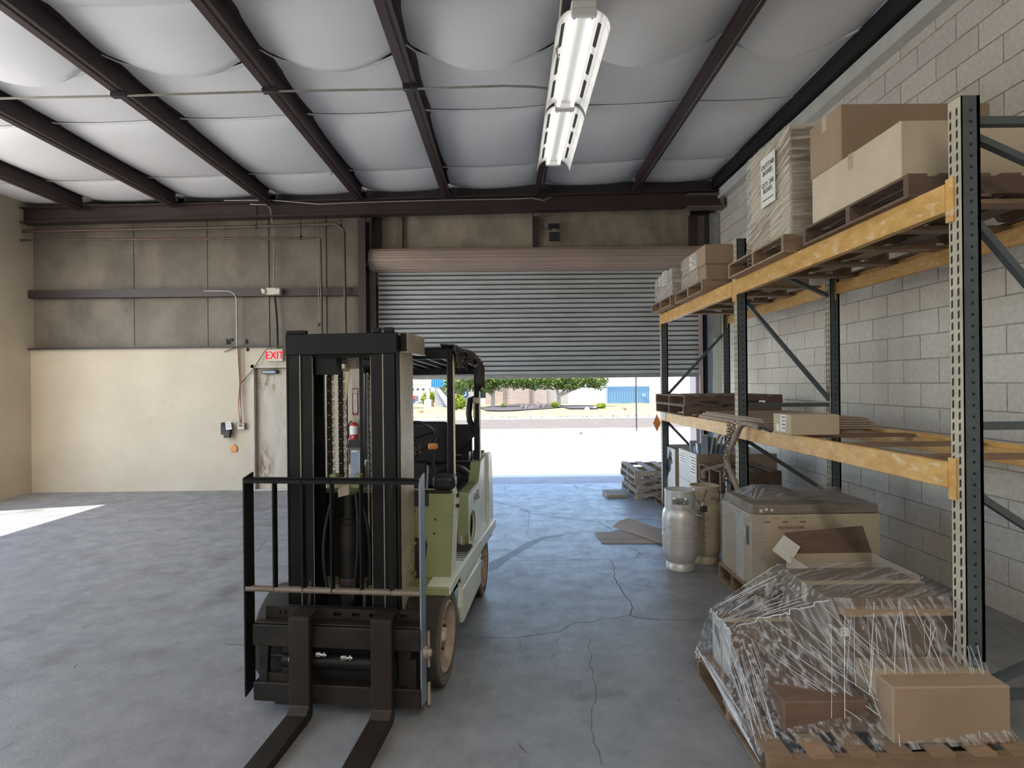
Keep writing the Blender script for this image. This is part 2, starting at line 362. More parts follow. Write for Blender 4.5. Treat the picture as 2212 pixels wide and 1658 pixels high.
# ================================================================== THE HALL
XR, XL, YB = 3.48, -7.6, -9.0
def zc(x): return 4.78 + .028 * x                # underside of the roof blankets
def zp(x): return zc(x) - .17                    # underside of the purlins

# ---- floor
floor = struct('floor', MB().box((XL - .3, YB - .3, -.12), (XR + .3, 9.16, 0)), 'concrete')
mb = MB(); random.seed(41)
for i in range(150):
    x, y, a, l, w_ = random.uniform(-6, 3), random.uniform(1.6, 8.9), random.gauss(1.2, .7), random.uniform(.02, .13), random.uniform(.0015, .006)
    dx, dy = math.cos(a), math.sin(a); j = random.uniform(-.02, .02)
    mb.add([(x, y, .0007), (x + dx * l * .5 - dy * (w_ + j), y + dy * l * .5 + dx * (w_ + j), .0007), (x + dx * l, y + dy * l, .0007), (x + dx * l * .5 - dy * (j - w_), y + dy * l * .5 + dx * (j - w_), .0007)], [(0, 1, 2, 3)])
q = mb.build('scuff_marks', 'scuff', floor); q['kind'] = 'stuff'
def ribbon(name, pts, w, m, parent, z=.0012, jit=.35):
    """a thin ragged line lying on the floor"""
    P = [Vector(p) for p in pts]; Q = []
    for a, b in zip(P, P[1:]):
        n = max(2, int((b - a).length / .05))
        for i in range(n):
            q = a.lerp(b, i / n); q += Vector((random.uniform(-1, 1), random.uniform(-1, 1), 0)) * .009; Q.append(q)
    Q.append(P[-1]); mb = MB(); L_, R_ = [], []
    for i, q in enumerate(Q):
        d = (Q[min(i + 1, len(Q) - 1)] - Q[max(i - 1, 0)]); d.z = 0; d = d.normalized(); nrm = Vector((-d.y, d.x, 0))
        ww = w * (1 + random.uniform(-jit, jit)) / 2
        L_.append((q.x + nrm.x * ww, q.y + nrm.y * ww, z)); R_.append((q.x - nrm.x * ww, q.y - nrm.y * ww, z))
    n = len(Q); mb.add(L_ + R_, [(i, i + 1, n + i + 1, n + i) for i in range(n - 1)])
    return mb.build(name, m, parent)
def cr(pts): return [G(940 + x / 2.682, 1040 + y / 2.682) for x, y in pts]
cracks = [
 ([(150,888),(250,900),(400,905),(520,895),(640,880),(720,870),(760,845),(820,815),(910,815),(960,797),(1040,790),(1130,775),(1200,790),(1300,797),(1420,803),(1500,803)], .008),
 ([(1010,452),(1035,490),(1040,560),(1075,620),(1095,660),(1135,690),(1140,730),(1130,775)], .010),
 ([(315,450),(520,458),(640,460),(800,452),(1010,452)], .008),
 ([(1100,365),(1150,390),(1190,415),(1160,440)], .009),
 ([(320,105),(400,130),(480,150),(560,185),(700,205),(840,222),(940,230),(1000,265),(1030,285)], .011),
 ([(940,230),(1100,225),(1300,215)], .009), ([(800,10),(835,50)], .012), ([(400,25),(405,50)], .010),
 ([(895,910),(890,950),(910,1000),(900,1060),(915,1130),(930,1190),(925,1270),(905,1330),(910,1390),(900,1440),(920,1480),(905,1510),(940,1560),(965,1640)], .0055),
 ([(170,1140),(205,1168)], .006), ([(480,910),(490,950),(500,990)], .004), ([(530,165),(545,200),(535,300)], .006)]
for pts, w in cracks: ribbon('crack', cr(pts), w * .5, 'crack', floor)
for pts in ([(484,1118),(520,1120),(600,1122)], [(484,1208),(525,1205),(560,1190)], [(553,1192),(568,1175),(577,1165),(632,1167)], [(484,1390),(520,1392),(570,1402)], [(553,1226),(600,1221),(632,1224)]):
    ribbon('crack', [G(*p) for p in pts], .004, 'crack', floor)
sm_u = cr([(312,475),(330,462),(430,410),(530,352),(620,318),(745,308)]); sm_l = cr([(312,518),(360,500),(440,440),(530,385),(640,328),(745,310)])
mb = MB(); mb.add([(p.x, p.y, .0008) for p in sm_u] + [(p.x, p.y, .0008) for p in sm_l], [(i, i + 1, i + 7, i + 6) for i in range(5)])
mb.build('dried_spill', 'concrete_wet', floor)
struct('floor_sill', MB().box((-2.6, 9.165, -.12), (3.6, 9.86, -.004)), 'sill')  # sill strip; the wall's shade is put into its darker colour

# ---- ceiling: roof deck, insulation blankets, purlins, rafter
ceiling = sroot('ceiling')
mb = MB(); mb.add([(XL - .3, YB - .3, zc(XL) + .3), (XR + .3, YB - .3, zc(XR) + .3), (XR + .3, 9.5, zc(XR) + .3), (XL - .3, 9.5, zc(XL) + .3),
    (XL - .3, YB - .3, zc(XL) + .34), (XR + .3, YB - .3, zc(XR) + .34), (XR + .3, 9.5, zc(XR) + .34), (XL - .3, 9.5, zc(XL) + .34)],
    [(0, 1, 2, 3), (7, 6, 5, 4), (0, 4, 5, 1), (1, 5, 6, 2), (2, 6, 7, 3), (3, 7, 4, 0)])
mb.build('roof_deck', 'white_panel', ceiling)
PX = [-6.62, -5.17, -3.72, -2.27, -.92, .525, 2.03, 3.33]
SEAM = [(-9.0, -5.0, .10), (-5.0, -1.4, .10), (-1.4, 2.4, .12), (2.4, 4.50, .10), (4.50, 5.45, .15), (5.45, 6.38, .03), (6.38, 8.05, .085), (8.05, 8.98, .06)]
xs = [XL - .1] + PX
for i in range(len(xs) - 1):
    x0, x1 = xs[i], xs[i + 1]
    for k, (y0, y1, sag) in enumerate(SEAM):
        rs = random.uniform(.8, 1.2); ph = random.uniform(0, 9)
        def fn(u, v, x0=x0, x1=x1, y0=y0, y1=y1, sag=sag, rs=rs, ph=ph, k=k):
            x = x0 + (x1 - x0) * u; y = y0 + (y1 - y0) * v
            g = math.sin(PI * u) ** .6 if 0 < u < 1 else 0
            if k == 4: g = math.sin(PI * u) ** .9 if 0 < u < 1 else 0; h = (v ** .5) if v < .86 else max(0, (1 - v) / .14) ** .55
            elif k == 6: h = math.sin(PI * min(1, v ** .75)) ** .55 if 0 < v < 1 else 0
            else: h = math.sin(PI * v) ** .6 if 0 < v < 1 else 0
            z = zc(x) + .06 - .03 * g - sag * rs * g * h + .003 * noise.noise(Vector((x * 2.4, y * 2.4, ph)))
            if k == 4: y += -.30 * (1 - g) * v
            if k == 5: y += -.30 * (1 - g) * (1 - v)
            return (x, y, z)
        p = MB().grid(fn, 20, 20 if k < 4 else 16).build('insulation_blanket', 'insulation', ceiling, smooth=True)
        if k in (3, 5, 6, 7):      # folded hem of the blanket edge
            f = MB().grid(lambda u, v, fn=fn: Vector(fn(u, .0)) + Vector((0, (v - .5) * .05, -.012 - .006 * math.sin(PI * v))), 16, 3).build('hem', 'insulation', p, smooth=True)
for i, x in enumerate(PX):
    z0 = zp(x); z1 = z0 + .22
    mb = MB()
    if i < len(PX) - 1:
        mb.box((x - .004, YB, z0), (x + .004, 8.72, z1)); mb.box((x - .075, YB, z0 - .004), (x, 8.72, z0 + .004)); mb.box((x, YB, z1 - .004), (x + .075, 8.72, z1))
        mb.box((x - .079, YB, z0), (x - .072, 8.72, z0 + .02)); mb.box((x + .02, YB, z0 + .004), (x + .055, 8.72, z0 + .012))
        mb.build('purlin', 'steel_brown', ceiling)
    else:
        mb.box((x - .02, YB, z0 + .03), (x + .15, 8.9, z1)); mb.build('eave_strut', 'slot_black', ceiling)
# rafter over the door: an I beam that follows the roof slope
def slope_bar(mb, x0, x1, ya, yb, za, zb):
    s = .017
    def zz(x, z): return z + s * x
    mb.add([(x0, ya, zz(x0, za)), (x1, ya, zz(x1, za)), (x1, yb, zz(x1, za)), (x0, yb, zz(x0, za)), (x0, ya, zz(x0, zb)), (x1, ya, zz(x1, zb)), (x1, yb, zz(x1, zb)), (x0, yb, zz(x0, zb))],
        [(0, 3, 2, 1), (4, 5, 6, 7), (0, 1, 5, 4), (1, 2, 6, 5), (2, 3, 7, 6), (3, 0, 4, 7)])
mb = MB(); slope_bar(mb, XL, 3.42, 8.72, 8.90, 4.375, 4.395); slope_bar(mb, XL, 3.42, 8.80, 8.82, 4.395, 4.60); slope_bar(mb, XL, 3.42, 8.72, 8.90, 4.60, 4.62)
mb.build('rafter', 'steel_brown', ceiling)
mb = MB()
for i in range(len(PX) - 1):
    mb.box((PX[i] + .05, 8.86, 4.60), (PX[i + 1] - .05, 8.90, 4.86))
mb.build('closure_plate', 'steel_dark', ceiling)
MB().box((2.86, 8.70, 4.405), (3.46, 8.92, 4.42)).box((2.86, 8.70, 4.60), (3.46, 8.92, 4.615)).box((3.40, 8.70, 4.42), (3.42, 8.92, 4.60)).build('rafter_seat', 'liner', ceiling)
# cable of conduit across the purlins and along the rafter
MB().tube([(XL, 5.36, 4.40), (-3.72, 5.40, 4.475), (-2.27, 5.42, 4.52), (-.92, 5.46, 4.555), (0, 5.50, 4.60), (.28, 5.52, 4.60), (.50, 5.54, 4.585)], .011, 6).build('conduit', 'conduit', ceiling)
MB().box((-3.80, 5.37, 4.46), (-3.66, 5.43, 4.50)).box((-2.36, 5.40, 4.51), (-2.20, 5.46, 4.545)).box((-1.0, 5.43, 4.545), (-.86, 5.49, 4.58)).build('conduit_clamp', 'steel_dark', ceiling)
MB().tube([W(484, 433, 8.68), W(585, 432, 8.68), W(690, 441, 8.68), W(783, 437, 8.68), W(968, 432, 8.68), W(1100, 430, 8.68), W(1150, 428, 8.66), W(1175, 433, 8.66), W(1190, 425, 8.66)], .009, 6).build('conduit', 'conduit', ceiling)
MB().tube([W(484, 447, 8.69), W(590, 444, 8.69), W(640, 447, 8.69), W(690, 439, 8.69)], .006, 5).build('cable', 'black_wire', ceiling)

# ---- back wall, left of the door
wall_back = sroot('wall_back')
def wb(a, b, m, name='panel', **k): return MB().box(a, b).build(name, m, wall_back, **k)
DX0, DX1 = -4.10, -3.08                                        # the exit door's frame
wb((XL, 8.90, 0), (DX0, 9.3, 2.28), 'liner_cream'); wb((DX1, 8.90, 0), (-2.36, 9.3, 2.28), 'liner_cream'); wb((DX0, 8.90, 2.00), (DX1, 9.3, 2.28), 'liner_cream')
wb((DX0, 9.12, 0), (DX1, 9.3, 2.0), 'liner_cream', 'infill')
for x0, x1 in ((XL, -6.0), (-5.99, -4.82), (-4.81, -3.90), (-3.885, -2.98), (-2.965, -2.36)):
    wb((x0, 8.97, 2.30), (x1, 9.3, 3.09), 'liner'); wb((x0, 8.97, 3.22), (x1, 9.3, 4.62), 'liner')
wb((XL, 9.0, 2.26), (-2.36, 9.28, 4.75), 'steel_dark', 'backing')
wb((XL, 8.84, 2.275), (-2.36, 8.90, 2.295), 'steel_dark', 'ledge')
mb = MB(); mb.box((XL, 8.86, 3.20), (-2.345, 8.97, 3.215)).box((XL, 8.86, 3.10), (-2.345, 8.875, 3.20)).box((XL, 8.86, 3.09), (-2.345, 8.97, 3.10))
mb.build('girt', 'steel_brown', wall_back)
for x in (-3.90, -2.98): wb((x - .006, 8.955, 2.3), (x + .07, 8.968, 4.6), 'liner', 'cover_strip')
# torn spots
for (px, py, s) in ((493, 738, .055), (500, 733, .03), (532, 737, .035), (535, 755, .04), (690, 700, .04)):
    c = W(px, py, 8.955 if py < 748 else 8.893)
    MB().prism([(c.x + s * math.cos(a) * random.uniform(.4, 1.0), c.z + s * 1.2 * math.sin(a) * random.uniform(.4, 1)) for a in [i * PI / 4 for i in range(8)]], 'y', c.y, c.y + .004).build('torn_spot', 'slot_black', wall_back)
# column and door side framing
mb = MB(); mb.box((-2.355, 8.80, 0), (-2.235, 8.815, 4.3)).box((-2.355, 9.05, 0), (-2.235, 9.065, 4.3)).box((-2.30, 8.815, 0), (-2.285, 9.05, 4.3)); mb.build('column', 'steel_brown', wall_back); wb((-2.335, 8.795, 0), (-2.24, 8.80, 2.28), 'door_paint', 'column_paint')
wb((-2.43, 9.07, 0), (-2.20, 9.4, 4.6), 'liner', 'jamb'); wb((-2.25, 9.26, 0), (-2.085, 9.42, 3.6), 'steel_dark', 'jamb'); wb((-2.20, 9.15, 3.35), (-2.16, 9.3, 4.6), 'steel_brown', 'stud')
# infill above the door
for x0, x1 in ((-2.16, -1.78), (-1.77, .44), (.455, 3.06)): wb((x0, 9.22, 3.3), (x1, 9.4, 4.55), 'liner_lit')
wb((-2.2, 9.26, 3.2), (3.5, 9.42, 5.2), 'steel_dark', 'backing'); wb((XL, 9.0, 4.62), (3.5, 9.02, 5.15), 'steel_dark', 'backing')
for x, w, m in ((-2.16, .09, 'steel_brown'), (-1.80, .085, 'liner'), (.43, .085, 'steel_brown'), (3.02, .11, 'steel_brown')): wb((x, 9.13, 3.84), (x + w, 9.21, 4.4), m, 'stud')
wb((3.14, 9.16, 3.4), (3.27, 9.24, 4.4), 'liner', 'stud'); wb((3.27, 9.10, 3.4), (3.32, 9.24, 4.4), 'steel_dark', 'stud'); wb((3.33, 9.02, 0.0), (3.47, 9.2, 4.40), 'galvanised', 'column')
wb((3.15, 9.30, 0), (3.24, 9.62, 3.6), 'pink_jamb', 'jamb'); wb((3.25, 9.16, 0), (3.29, 9.40, 3.4), 'steel_dark', 'jamb'); wb((3.29, 9.08, 0), (3.33, 9.4, 3.4), 'blue_steel', 'jamb')
wb((3.20, 9.5, 0), (3.8, 9.7, 4.9), 'white_panel', 'outer_wall'); wb((XL, 9.3, 0), (-2.22, 9.5, 4.95), 'white_panel', 'outer_wall')
wb((3.34, 9.0, 0), (3.475, 9.02, 2.36), 'white_panel', 'cover_sheet')
MB().tube([W(1534, 462, 9.0), W(1537, 478, 9.0), W(1534, 490, 9.0), W(1540, 505, 9.0), W(1542, 520, 9.0), W(1538, 532, 9.0)], .006, 5).build('cable', 'conduit', wall_back)

# ---- right wall of concrete blocks
wall_right = sroot('wall_right')
MB().box((XR + .012, YB, 0), (XR + .25, 9.5, 4.95)).build('mortar_bed', 'mortar', wall_right)
BL, BH = .405, .203
blk = {}
cells = []
for r_ in range(23):
    off = (r_ % 2) * BL / 2
    for c_ in range(-1, 16):
        y0 = 3.25 + off + c_ * BL; y1 = min(y0 + BL, 9.18)
        if y0 > 9.1 or y1 < 3.3: continue
        z0 = r_ * BH; z1 = min(z0 + BH, 4.60)
        cells.append((y0, y1, z0, z1))
cells.sort(key=lambda c: (c[2] < .5 and c[0] < 7.3, c[0] < 3.55, abs((c[0] + c[1]) / 2 - 5.5)))
rest = MB()
for i, (y0, y1, z0, z1) in enumerate(cells):
    if i < 300:
        k = (round(y1 - y0, 3), round(z1 - z0, 3))
        if k not in blk:
            blk[k] = MB().box((0, 0, 0), (.02, k[0] - .007, k[1] - .007)).build('block', 'cmu', wall_right, bevel=.003); o = blk[k]; o.location = (XR, y0, z0)
        else: child_copy(blk[k], wall_right, (XR, y0, z0))
    else: rest.box((XR, y0, z0), (XR + .02, y1 - .007, z1 - .007))
for r_ in range(23):
    for c_ in range(-31, 1):
        y0 = 3.25 + (r_ % 2) * BL / 2 + c_ * BL
        if YB < y0 and (y0 + BL < 3.3 or c_ < -1): rest.box((XR, y0, r_ * BH), (XR + .02, y0 + BL - .007, r_ * BH + min(BH, 4.6 - r_ * BH) - .007))
o = rest.build('blockwork', 'cmu', wall_right); o['kind'] = 'stuff'
trim_1 = struct('trim_1', MB().box((3.36, YB, 4.555), (3.50, 8.98, 4.70)), 'white_panel')
LB0, LB1, LBT = -1.0, 7.4, 4.25        # open bay in the left wall
wall_left = struct('wall_left', MB().box((XL - .25, YB, 0), (XL, LB0, 4.75)).box((XL - .25, LB1, 0), (XL, 9.3, 4.75)).box((XL - .25, LB0, LBT), (XL, LB1, 4.75)), 'liner_cream')
mb = MB(); mb.box((XL - .3, YB - .25, 0), (-5.0, YB, 4.9)).box((0, YB - .25, 0), (XR + .3, YB, 5.2)).box((-5.0, YB - .25, 4.1), (0, YB, 4.9)).box((-5, YB - .3, 0), (0, YB - .26, 4.1))
wall_rear = struct('wall_rear', mb, 'liner')

# ---- exit door in the back wall
door_1 = sroot('door_1')
mb = MB(); mb.box((DX0, 8.875, 0), (DX0 + .055, 9.12, 2.0)).box((DX1 - .055, 8.875, 0), (DX1, 9.12, 2.0)).box((DX0, 8.875, 1.945), (DX1, 9.12, 2.0)); mb.build('door_frame', 'door_paint', door_1, bevel=.004)
MB().box((DX0 + .06, 8.955, .012), (DX1 - .06, 9.0, 1.94)).build('door_leaf', 'door_leaf', door_1, bevel=.003)
MB().box((DX0 + .03, 8.86, 0), (DX1 - .03, 9.1, .012)).build('threshold', 'white_panel', door_1)
c = W(583, 803, 8.92)
clo = MB().box((c.x - .13, 8.89, c.z - .03), (c.x + .13, 8.955, c.z + .03)).build('door_closer', 'steel_dark', door_1, bevel=.01)
MB().box((c.x - .11, 8.885, c.z - .022), (c.x + .10, 8.889, c.z + .018)).build('closer_cover', 'grey_part', clo)
MB().bar((c.x + .1, 8.90, c.z + .035), (c.x - .10, 8.91, c.z + .075), .02, .008).build('closer_arm', 'steel_dark', clo)

# ---- roller door
door_2 = sroot('door_2')
CX0, CX1, CB, CT = -2.12, 3.17, 1.745, 3.62
n = 23; ph = (CT - CB - .05) / n
prof = [(.006, .0), (-.010, .004), (-.022, ph * .16), (-.031, ph * .36), (-.032, ph * .54), (-.024, ph * .72), (-.010, ph * .82), (.012, ph * .84), (.012, ph), (.018, ph), (.018, 0)]
s0 = MB().prism(prof, 'x', CX0, CX1).build('door_slat', 'slat_metal', door_2); s0.location = (0, 9.20, CB + .05)
for i in range(1, n): child_copy(s0, door_2, (0, 9.20, CB + .05 + i * ph))
for i in range(n): q = MB().box((CX0, 9.2075, CB + .05 + (i + .84) * ph), (CX1, 9.2125, CB + .05 + (i + 1) * ph)).build('hinge_line', 'slot_black', door_2) if i == 0 else child_copy(q, door_2, (0, 0, i * ph))
MB().box((CX0, 9.185, CB), (CX1, 9.225, CB + .05)).box((CX0, 9.165, CB - .006), (CX1, 9.245, CB + .006)).build('bottom_bar', 'galvanised', door_2)
MB().box((-2.235, 9.10, 0), (-2.15, 9.13, 3.55)).box((-2.235, 9.10, 0), (-2.22, 9.26, 3.55)).box((-2.15, 9.23, 0), (-2.10, 9.26, 3.55)).build('door_guide', 'liner', door_2)
MB().box((3.15, 9.10, 0), (3.22, 9.13, 3.55)).box((3.205, 9.10, 0), (3.22, 9.26, 3.55)).build('door_guide', 'pink_jamb', door_2)
# ribbed hood over the coil
HY = 9.12; R = .24; zc_ = 3.69
prof = []
for i in range(0, 26):
    a = math.radians(100 + (262 - 100) * i / 25)
    rr = R - (.018 if i % 4 == 0 else (.006 if i % 4 == 2 else 0))
    prof.append((HY + rr * math.cos(a) * .95, zc_ + rr * math.sin(a) * .80))
poly = prof + [(HY + .13, prof[-1][1]), (HY + .13, prof[0][1])]
hood = MB().prism(poly, 'x', -2.22, 3.34).build('coil_hood', 'hood_paint', door_2)
mb = MB()
for x in (-2.235, 3.345):
    mb.prism([(HY + (R + .02) * math.cos(math.radians(a)) * .95, zc_ + (R + .02) * math.sin(math.radians(a)) * .82) for a in range(90, 271, 12)] + [(HY + .14, zc_ - .2), (HY + .14, zc_ + .2)], 'x', x - .006, x + .006)
mb.build('hood_bracket', 'steel_dark', door_2)
mb = MB().box((-2.33, 8.88, 3.52), (-2.275, 8.96, 3.74)).cyl((-2.36, 8.93, 3.60), (-2.24, 8.93, 3.60), .035, n=12).cyl((-2.30, 8.86, 3.50), (-2.30, 8.86, 3.42), .02, n=8)
mb.build('chain_hoist', 'galvanised', door_2)
MB().box((-2.33, 8.90, 3.30), (-2.26, 9.1, 3.50)).box((-2.25, 9.0, 3.42), (-2.235, 9.25, 3.95)).build('mounting_bracket', 'steel_dark', door_2)

# ---- fittings high on the wall
c = W(1197, 490, 9.0)
t = thing('sensor_box', 'small dark operator box on the wall above the middle of the roller door', 'wall box', (c.x, 9.13, c.z))
MB().box((-.09, -.07, .0), (.09, .0, .075)).build('housing', 'slot_black', t, bevel=.006)
MB().box((-.02, -.05, -.06), (.03, -.02, 0)).build('bracket', 'conduit', t)
MB().box((-.075, -.06, -.20), (.095, .0, -.06)).build('motor_cover', 'steel_dark', t, bevel=.006)
MB().tube([(-.20, -.01, .09), (-.17, -.02, .02), (-.10, -.03, -.02), (-.03, -.05, -.03)], .006, 5).build('cable', 'black_wire', t)
# ---- services on the left part of the back wall
def pipe(name, label, cat, pts, r, m, g=None, n=8):
    o = MB().tube(pts, r, n).build(name, m, None, smooth=True); tag(o, label, cat, g); return o
def arc(p, q, c, n=5):   # quadratic bend
    p, q, c = Vector(p), Vector(q), Vector(c); return [p * (1 - t) ** 2 + c * 2 * t * (1 - t) + q * t * t for t in [i / n for i in range(n + 1)]]
def steel_pipe(label, y, pts, r, hang):
    t = thing('steel_pipe', label, 'pipe')
    MB().tube(pts, r, 10).build('pipe_run', 'pipe_brown', t, smooth=True)
    for (px, py, py1) in hang:
        a = W(px, py, y); b = W(px, py1, y)
        MB().tube([b, a], .006, 5).lathe([(.011, -.045), (.02, -.02), (.026, 0), (.02, .02)], a, n=8).build('hanger', 'slot_black', t)
    for p in pts[1:-1:5]: MB().lathe([(r * 1.25, -.02), (r * 1.25, .02)], p, axis='x' if abs(p[2] - pts[1][2]) < .02 else 'z', n=10).build('coupling', 'pipe_brown', t)
    return t
Y1 = 8.78
P0 = Vector(W(484, 490, Y1)); P0.x = XL; 
steel_pipe('brown steel pipe on the back wall, higher of two, with a chamfered corner', Y1,
    [Vector((XL, Y1, W(484, 492, Y1).z - .03)), W(484, 491, Y1), W(640, 486, Y1), W(722, 483, Y1), W(728, 485, Y1), W(741, 495, Y1), W(743, 503, Y1), W(745, 620, Y1), W(748, 860, Y1), Vector((W(750, 1030, Y1).x, Y1, .0))], .023, [(554, 488, 430), (736, 488, 464)])
Y2 = 8.74
steel_pipe('thinner brown steel pipe running below the chamfered one, square corner', Y2,
    [Vector((XL, Y2, W(484, 515, Y2).z)), W(484, 515, Y2), W(600, 515, Y2), W(686, 514, Y2), W(691, 516, Y2), W(692, 521, Y2), W(694, 620, Y2), W(697, 860, Y2), Vector((W(699, 1030, Y2).x, Y2, .0))], .018, [(650, 512, 466)])
pipe('conduit', 'thin grey conduit dropping from the rafter to the twin-head emergency light', 'conduit',
     [W(540, 441, 8.70), W(576, 442, 8.70), W(584, 450, 8.72), W(587, 470, 8.80), W(592, 500, 8.86), W(592, 622, 8.86)], .010, 'conduit')
pipe('conduit', 'grey conduit curving down the wall left of the exit door', 'conduit',
     [W(440, 628, 8.86), W(495, 628, 8.86), W(506, 634, 8.86), W(511, 645, 8.86), W(512, 740, 8.86), W(517, 830, 8.86), W(521, 912, 8.84)], .012, 'conduit')
pipe('wire', 'thin wire hanging from the rafter beside the square-cornered pipe', 'wire',
     [W(687, 441, 8.82), W(687, 470, 8.84), W(686, 560, 8.84), W(688, 640, 8.84), W(690, 700, 8.84)], .004, 'conduit')
pipe('cable', 'black cable looping from the exit sign to the conduit', 'cable',
     [W(484, 760, 8.87), W(508, 750, 8.87), W(512, 752, 8.85)], .006, 'black_wire')
pipe('cable', 'black cable drooping from above the exit sign down to the red wires', 'cable',
     [W(617, 758, 8.86), W(610, 750, 8.86), W(595, 747, 8.86), W(580, 750, 8.86), W(571, 760, 8.86), W(545, 800, 8.85), W(521, 827, 8.85)], .006, 'black_wire')
for k, (dx, lab) in enumerate(((0, 'red wire beside the grey conduit, bowed to the left'), (5, 'red wire lying straight along the grey conduit'))):
    pipe('wire', lab, 'wire', [W(516 + dx * .3, 752, 8.84), W(518 + dx * .3, 828, 8.83), W(518 - 3 + dx, 865, 8.83), W(517 - 1 + dx, 890, 8.83), W(519 + dx * .4, 914, 8.82)], .006, 'red_wire')
pipe('cable', 'black cable bundle running down from the emergency light to the exit sign', 'cable',
     [W(593, 638, 8.88), W(596, 660, 8.88), W(599, 700, 8.88), W(600, 752, 8.86)], .016, 'slot_black')
# exit sign
a = W(577, 755, 8.88); b = W(613, 780, 8.88); w_, h_ = (b.x - a.x), (a.z - b.z)
t = thing('exit_sign', 'glowing red EXIT sign in a beige case above the door', 'exit sign', ((a.x + b.x) / 2, 8.895, (a.z + b.z) / 2))
MB().box((-w_ / 2, -.055, -h_ / 2), (w_ / 2, 0, h_ / 2)).build('case', 'beige_plastic', t, bevel=.006)
for d_ in (-.002, .002): text('lettering', 'EXIT', .175, 'exit_glow', t, (.006 + d_, -.0575, -.004), FRONT, sx=.80)
# emergency light
a = W(568, 622, 8.82); b = W(609, 637, 8.82); w_ = b.x - a.x; cx = (a.x + b.x) / 2; cz = (a.z + b.z) / 2
t = thing('emergency_light', 'beige twin-head emergency light mounted on the brown girt', 'emergency light', (cx, 8.855, cz))
MB().prism([(-.09, -.055), (.10, -.055), (.11, .055), (-.08, .055)], 'y', -.09, 0).build('case', 'beige_plastic', t, bevel=.008)
MB().prism([(-.155, .04), (-.08, .03), (-.075, -.04), (-.13, -.05)], 'y', -.12, -.02).build('lamp_head', 'beige_plastic', t, bevel=.01)
hd = MB().box((.06, -.12, -.055), (.155, -.02, .045)).build('lamp_head', 'beige_plastic', t, bevel=.015)
MB().box((.065, -.126, -.04), (.15, -.12, .02)).build('lens', 'lens_clear', hd, bevel=.003)
# switch boxes
a = W(515, 913, 8.87); b = W(530, 927, 8.87)
t = thing('outlet_box', 'grey steel junction box at the foot of the conduit with red wires', 'junction box', ((a.x + b.x) / 2, 8.895, (a.z + b.z) / 2))
MB().box((-.055, -.06, -.055), (.055, 0, .05)).build('box_body', 'conduit', t, bevel=.004)
MB().tube([(-.03, -.065, .01), (-.01, -.075, .03), (.0, -.07, .0), (.02, -.075, .02)], .006, 5).build('wire', 'red_wire', t)
a = W(484, 912, 8.86)
t = thing('control_box', 'dark control box with a white tag on the wall left of the exit door', 'control box', (W(493, 920, 8.87).x, 8.895, W(493, 920, 8.87).z))
MB().box((-.09, -.09, -.13), (.05, 0, .06)).build('box_body', 'steel_dark', t, bevel=.006)
MB().box((-.04, -.10, -.18), (.055, -.04, -.07)).build('lower_box', 'steel_brown', t, bevel=.005)
k = MB().box((.0, -.105, -.055), (.09, -.10, .065)).build('card', 'paper', t); k.rotation_euler = (0, -.12, 0)
for i in range(3): MB().box((.01, -.107, .04 - i * .03), (.075, -.1055, .046 - i * .03)).build('ink_line', 'ink', k)
mb = MB().tube([(-.03 + .02 * math.cos(x), -.11, .03 + .02 * math.sin(x)) for x in [i * PI / 6 for i in range(12)]], .005, 5, closed=True); mb.build('key_ring', 'slot_black', t)
a = W(504, 969, 8.87)
t = thing('hanging_tag', 'orange plastic tag hanging on a string under the dark control box', 'tag', (a.x, 8.885, a.z))
MB().prism([(-.045, -.05), (.045, -.05), (.055, .01), (.03, .055), (.0, .07), (-.03, .055), (-.055, .01)], 'y', -.006, .006).build('tag_plate', 'orange_plastic', t, bevel=.003)
MB().tube([(0, 0, .07), (.005, 0, .14), (0, 0, .20)], .002, 4).build('string', 'paper', t)
# things on the wall seen through the mast
a = W(761, 838, 8.9); b = W(774, 896, 8.9); cx, cz, w_, h_ = (a.x + b.x) / 2, (a.z + b.z) / 2, b.x - a.x, a.z - b.z
t = thing('extinguisher_sign', 'tall narrow maroon fire extinguisher sign with a white down arrow', 'sign', (cx, 8.895, cz))
MB().box((-w_ / 2, -.006, -h_ / 2), (w_ / 2, 0, h_ / 2)).build('sign_plate', 'sign_red', t)
MB().box((-w_ / 2 + .01, -.008, h_ / 2 - .075), (w_ / 2 - .01, -.006, h_ / 2 - .02)).build('fire_panel', 'paper', t)
text('lettering', 'FIRE', .048, 'sign_red', t, (0, -.0085, h_ / 2 - .048), FRONT, sx=.75)
MB().prism([(-.028, h_ / 2 - .085), (.028, h_ / 2 - .085), (.028, -h_ / 2 + .06), (.0, -h_ / 2 + .015), (-.028, -h_ / 2 + .06)], 'y', -.008, -.006).build('arrow', 'paper', t)
text('lettering', '\n'.join('EXTINGUISHER'), .030, 'ink', t, (0, -.0085, -.012), FRONT, spacing=.80)
c = W(764, 928, 8.8)
t = thing('fire_extinguisher', 'red fire extinguisher with a white label hung on the wall', 'fire extinguisher', (c.x, 8.81, c.z - .17))
MB().lathe([(.0, 0), (.05, .002), (.06, .015), (.062, .03), (.062, .235), (.055, .26), (.03, .285), (.018, .29), (.018, .30), (0, .30)], n=20).build('cylinder', 'red_paint', t, smooth=True)
MB().lathe([(.0628, .10), (.0632, .105), (.0632, .23), (.0628, .235)], n=20).build('label_sleeve', 'paper', t, smooth=True)
MB().prism([(-.016, .06), (0, .072), (.016, .06), (0, .048)], 'y', -.0645, -.062).build('diamond_mark', 'paper', t)
MB().box((-.018, -.018, .30), (.018, .018, .33)).bar((-.03, 0, .335), (.09, 0, .355), .014, .006).bar((-.02, 0, .325), (.07, 0, .30), .014, .006).build('valve_handle', 'chrome', t)
